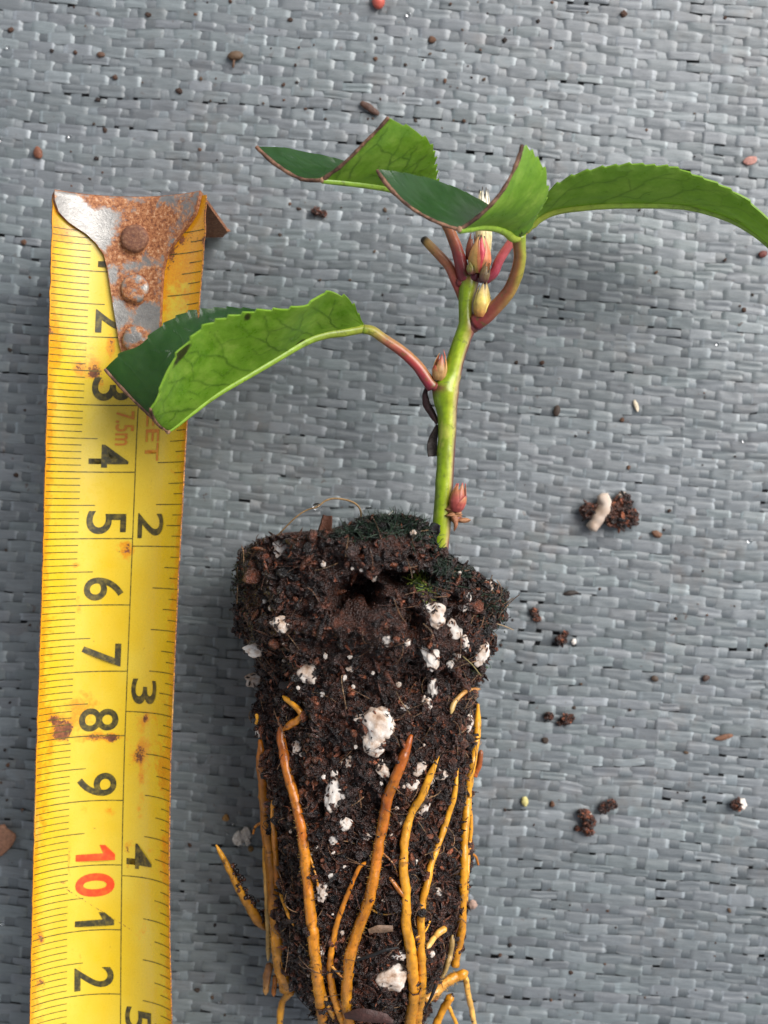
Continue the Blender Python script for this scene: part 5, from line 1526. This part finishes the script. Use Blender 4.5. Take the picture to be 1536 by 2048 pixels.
clump(1220, 1022, [(-42, 0, 18), (10, 10, 26), (22, -18, 18), (34, 10, 20), (-20, 12, 14)], 'soil_clump', 'dark soil clump with a white worm shaped perlite piece, right of the stem', 'soil clump',
      [([(-19, -32), (-13, -10), (-24, 10), (-40, 36)], 15), ([(20, -24)], 11), ([(6, -14)], 6)], 1)
clump(1474, 1607, [(-4, 2, 12), (2, -2, 10)], 'soil_clump', 'small dark crumb with a bright cream grain near the right edge', 'soil clump', [([(6, 0)], 9)], 2)
clump(1172, 1638, [(-6, -12, 12), (4, 2, 14), (2, 20, 12), (-18, 18, 6)], 'soil_clump', 'reddish brown soil clump, longer of the pair below right of the plug', 'soil clump', [([(4, -8)], 6)], 3)
clump(1213, 1610, [(-6, 4, 11), (8, -3, 11)], 'soil_clump', 'rounder brown soil crumb just right of the reddish clump', 'soil clump', (), 4)
clump(1067, 1228, [(0, -4, 9), (6, 8, 8)], 'soil_clump', 'dark torn soil crumb right of the plug shoulder', 'soil clump', (), 5)
clump(1121, 1279, [(0, 0, 11), (10, -12, 6)], 'soil_clump', 'round brown crumb with a pink bit beside it', 'soil clump', [([(26, 4)], 5)], 6)
clump(1132, 1438, [(0, 0, 11), (10, -4, 7), (-14, 8, 6)], 'soil_clump', 'brown crumb, right one of two beside the plug middle', 'soil clump', (), 7)
clump(1097, 1431, [(0, 0, 9)], 'soil_clump', 'dark crumb, left one of two beside the plug middle', 'soil clump', (), 8)
clump(638, 425, [(-6, 0, 9), (8, 4, 8)], 'soil_clump', 'dark brown crumb on the cloth below the rear leaf', 'soil clump', (), 9)
clump(486, 1671, [(0, 0, 1.5)], 'perlite_crumb', 'white perlite crumbs on the dark cloth left of the plug', 'perlite', [([(-6, 4)], 11), ([(8, -4)], 10), ([(10, 12)], 5)], 10)

def single(px, py, rx, ry, rot, col, name, label, cat, mat='debris', zs=0.6, seed=0, amp=0.25, group=None):
    c = onground(px, py, 0)
    mb = MB()
    lump(mb, c + np.array([0, 0, min(rx, ry) * PXC * zs * 0.8]), (rx * PXC, ry * PXC, min(rx, ry) * PXC * zs), seed, amp, 1.6, 3, col, 0, rot)
    o = link(name, mb.mesh(name, M[mat], c), None, c)
    tag(o, label, cat, group)
    return o
single(757, 6, 13, 16, 0, (0.50, 0.10, 0.07), 'red_berry', 'small red berry at the top edge of the photo', 'berry', 'bud', 0.95, 1, 0.05)
s1 = single(471, 114, 16, 9.5, 0.1, (0.11, 0.065, 0.035), 'seed', 'oval brown seed with a short stalk near the top left', 'seed', 'debris', 0.9, 2, 0.12)
mb = MB(); c_ = onground(471, 114, 0)
tube(mb, catmull(np.array([onground(468, 120, 0.08), onground(467, 128, 0.07), onground(466, 135, 0.05)]), 8), 0.02, (0.13, 0.07, 0.04), 6)
link('seed_stalk', mb.mesh('seed_stalk', M['debris'], c_), s1)
single(1447, 1474, 19, 5.5, 0.22, (0.17, 0.075, 0.038), 'bark_flake', 'thin orange brown flake above the cream topped crumb', 'bark flake', seed=3)
single(1500, 322, 15, 8, 0.3, (0.42, 0.20, 0.16), 'bark_flake', 'pale pink flake at right above the leaf', 'bark flake', zs=0.3, seed=4)
single(77, 307, 9, 12, 0.3, (0.17, 0.06, 0.03), 'bark_flake', 'rusty brown flake on the cloth above the tape hook', 'bark flake', seed=5)
single(1113, 822, 7, 12, -0.2, (0.05, 0.03, 0.02), 'seed', 'dark oval seed lying right of the stem', 'seed', seed=6, amp=0.1)
single(1272, 812, 4.5, 12, 0.3, (0.66, 0.55, 0.40), 'straw_chip', 'slim cream straw chip right of the stem', 'straw chip', seed=7)
single(1049, 1602, 7, 10, 0.2, (0.50, 0.43, 0.16), 'yellow_grain', 'yellow grain right of the root plug', 'grain', seed=8)
single(1313, 1068, 11, 7, -0.4, (0.16, 0.075, 0.04), 'bark_flake', 'brown flake below right of the perlite clump', 'bark flake', seed=9)
single(1525, 509, 9, 7, 0.3, (0.15, 0.04, 0.03), 'bark_flake', 'dark red flake at the right edge below the leaf tip', 'bark flake', seed=10)
single(945, 1808, 9, 9, 0, (0.40, 0.26, 0.20), 'perlite_crumb', 'pinkish crumb touching the right side of the roots', 'perlite', seed=11)
single(202, 110, 8, 5.5, 0, (0.10, 0.05, 0.03), 'bark_flake', 'small brown flake between the corner and the oval seed', 'bark flake', seed=12)
single(452, 1635, 7, 7, 0, (0.30, 0.15, 0.04), 'bark_flake', 'orange grain above the white perlite crumbs', 'bark flake', seed=13)
single(502, 1697, 6, 6, 0, (0.22, 0.12, 0.03), 'bark_flake', 'ochre grain below the white perlite crumbs', 'bark flake', seed=14)
single(1411, 1356, 8, 6, 0.5, (0.07, 0.04, 0.03), 'soil_clump', 'tiny dark crumb in the open cloth left of the flake', 'soil clump', seed=15)
single(1309, 1357, 8, 6, -0.4, (0.07, 0.045, 0.03), 'soil_clump', 'dark crumb midway between plug and right edge', 'soil clump', seed=16)
single(1141, 1186, 15, 5, 0.1, (0.035, 0.025, 0.02), 'bark_flake', 'dark flat flake right of the plug top', 'bark flake', seed=17)

def curved(px, py, pl, w, col, name, label, cat, seed):
    c = onground(px, py, 0)
    C_ = catmull(np.array([onground(x, y, 0.05) for x, y in pl]), 24)
    mb = MB()
    tube(mb, C_, w / 2 * PXC * np.sin(np.linspace(0.45, math.pi - 0.35, 24)) ** 0.6, col, 10, rough=0.5, seed=seed, flat=0.6)
    o = link(name, mb.mesh(name, M['debris'], c), None, c)
    return tag(o, label, cat)
curved(738, 214, [(722, 205), (732, 212), (744, 220), (757, 229)], 15, (0.085, 0.042, 0.028), 'bark_flake', 'curved dark brown shred above the rear leaf', 'bark flake', 1)
def chip_poly():
    c = onground(8, 1680, 0.02)
    pts = [(-14, 1652), (10, 1648), (14, 1656), (31, 1668), (32, 1676), (24, 1692), (4, 1712), (-14, 1716)]
    mb = MB()
    n = len(pts)
    top = np.array([onground(x, y, 0.11) for x, y in pts]); bot = np.array([onground(x, y, 0.02) for x, y in pts])
    ctr = top.mean(0) + [0, 0, 0.03]
    rings = [bot, top]
    for f in (0.85, 0.6, 0.3): rings.append(top * f + ctr * (1 - f) + np.array([0, 0, 0.02]))
    P = np.array(rings)
    P = np.concatenate([P[:, :, None], (P + np.roll(P, -1, 1))[:, :, None] / 2], 2).reshape(len(rings), 2 * n, 3)
    P = P + 0.015 * fbm(P * 6, 5, 3)[..., None]
    mb.add(P.reshape(-1, 3), gridq(len(rings), 2 * n, True), col=(0.30, 0.145, 0.085))
    last = P[-1]; m = 2 * n
    mb.add(np.vstack([last, ctr[None] + [0, 0, 0.02]]), None, [(i, (i + 1) % m, m) for i in range(m)], col=(0.30, 0.145, 0.085))
    o = link('wood_chip', mb.mesh('wood_chip', M['debris'], c), None, c)
    tag(o, 'tan wood chip at the left edge beside the tape', 'wood chip')
chip_poly()

# small specks of soil: one object each
SPECK = [(205, 345), (180, 358), (143, 372), (297, 30), (390, 2), (415, 5), (461, 3), (465, 68), (171, 52), (391, 29), (500, 58), (230, 155), (285, 165), (402, 158), (432, 157), (358, 182), (394, 184), (421, 202), (448, 200), (488, 145), (196, 200),
         (188, 248), (210, 260), (405, 266), (400, 300), (142, 303), (193, 317), (434, 320), (477, 299), (148, 14), (104, 102), (22, 60), (151, 105), (700, 27), (580, 40), (559, 60), (628, 90), (598, 95), (542, 97), (752, 77), (730, 103), (751, 118), (822, 78), (864, 80), (931, 87), (888, 100),
         (925, 60), (901, 8), (956, 4), (975, 27), (1019, 60), (1009, 81), (961, 100), (860, 108), (846, 120), (811, 130), (812, 129), (936, 132), (890, 162), (943, 155), (968, 159), (901, 173), (915, 176), (807, 187), (876, 205), (905, 218), (907, 241), (884, 256), (928, 242), (831, 241), (761, 198), (591, 130), (594, 165), (567, 170), (527, 207), (568, 200), (611, 218), (651, 238), (736, 238), (746, 237),
         (1104, 5), (1175, 25), (1247, 28), (1450, 36), (1076, 43), (1037, 52), (1102, 96), (1389, 227), (1177, 213), (1293, 260), (1389, 313), (1031, 230), (1069, 476), (1279, 420), (1505, 590), (1478, 585), (1480, 612), (1312, 545), (1450, 520), (1488, 620), (1408, 786), (1440, 846), (1244, 840), (1151, 872), (1177, 865), (1257, 935), (1050, 970), (1084, 726), (1033, 725), (1470, 913), (1405, 930), (1328, 1060), (1338, 1022), (1406, 1142), (1140, 1185), (1199, 1178), (1469, 1212), (1352, 1237), (1396, 1208), (1414, 1230), (1074, 1348), (1162, 1368), (1148, 1415), (1090, 1480), (1227, 1454), (1260, 1420), (1372, 1505), (1533, 1290), (1118, 1600), (1104, 1608), (1068, 1650), (1140, 1655), (1355, 1585), (1408, 1595), (1175, 1820), (1215, 1822), (1232, 1855), (1431, 1886), (1364, 1862), (1430, 1912), (1210, 1928), (1142, 1945), (1120, 1990), (1102, 2000), (1150, 1990), (1392, 1980), (1314, 1985), (1529, 1918), (1000, 1910), (1020, 1890), (1458, 1820), (1140, 1810), (1495, 1995), (1140, 2030), (1290, 1995),
         (60, 1460), (10, 1500), (16, 1530), (2, 1565), (14, 1600), (45, 1620), (24, 1725), (40, 1430), (20, 1405), (32, 950), (12, 1100), (60, 1250), (22, 490), (48, 485), (60, 555), (80, 590), (20, 700), (50, 820), (610, 405), (598, 418), (770, 420), (778, 450), (776, 437), (580, 408), (749, 503), (683, 415), (620, 480), (560, 470), (700, 560), (640, 560), (810, 575), (765, 590), (500, 1590), (380, 1690), (420, 1760), (430, 1850), (395, 1980), (425, 1995), (450, 2030), (372, 1800), (1025, 1240), (1002, 1290), (1020, 1500), (1010, 1620)]
spb = []
for s_ in range(6):
    mb = MB()
    lump(mb, (0, 0, 0.5), (1, 1, 0.8), 500 + s_, 0.6, 1.7, 2, [(0.045, 0.022, 0.013), (0.075, 0.035, 0.02), (0.022, 0.013, 0.010), (0.12, 0.055, 0.028), (0.05, 0.032, 0.022), (0.10, 0.06, 0.035)][s_], octv=3)
    spb.append(mb.mesh('soil_speck', M['debris']))
for i, (px, py) in enumerate(SPECK):
    c = onground(px, py, -0.005)
    o = link('soil_speck', spb[int(rng.integers(6))], None, c)
    r = rng.gamma(5, 0.9) * PXC * 0.68
    a = rng.uniform(0.6, 1.0)
    o.scale = (r, r * a, r * 0.6)
    o.rotation_euler = (0, 0, rng.uniform(0, 6.28))
    tag(o, 'tiny dark brown soil speck on the grey woven cloth', 'soil speck', 'tiny soil specks scattered over the woven cloth')

# glinting water droplets on the cloth
mb = MB(); V_, T_ = ico(3); mb.add(V_ * np.array([1, 1, 0.8]) + np.array([0, 0, 0.6]), None, T_)
dm_ = mb.mesh('water_drop', M['water'])
for (px, py, r) in [(478, 1625, 4), (455, 1665, 5), (487, 1692, 4), (497, 1655, 4), (465, 1648, 3), (420, 1762, 5), (400, 1530, 4), (480, 1500, 3), (5, 1846, 5), (48, 1620, 4), (440, 2005, 4), (1499, 1082, 5), (1144, 640, 4), (1435, 688, 4), (1488, 882, 4), (1165, 700, 3), (817, 30, 5), (17, 95, 4), (3, 280, 4), (140, 273, 4)]:
    c = onground(px, py, 0)
    o = link('water_drop', dm_, None, c)
    o.scale = (r * PXC, r * PXC, r * PXC)
    tag(o, 'tiny clear water droplet glinting on the woven cloth', 'water drop', 'tiny water droplets on the woven cloth')

bpy.context.view_layer.update()
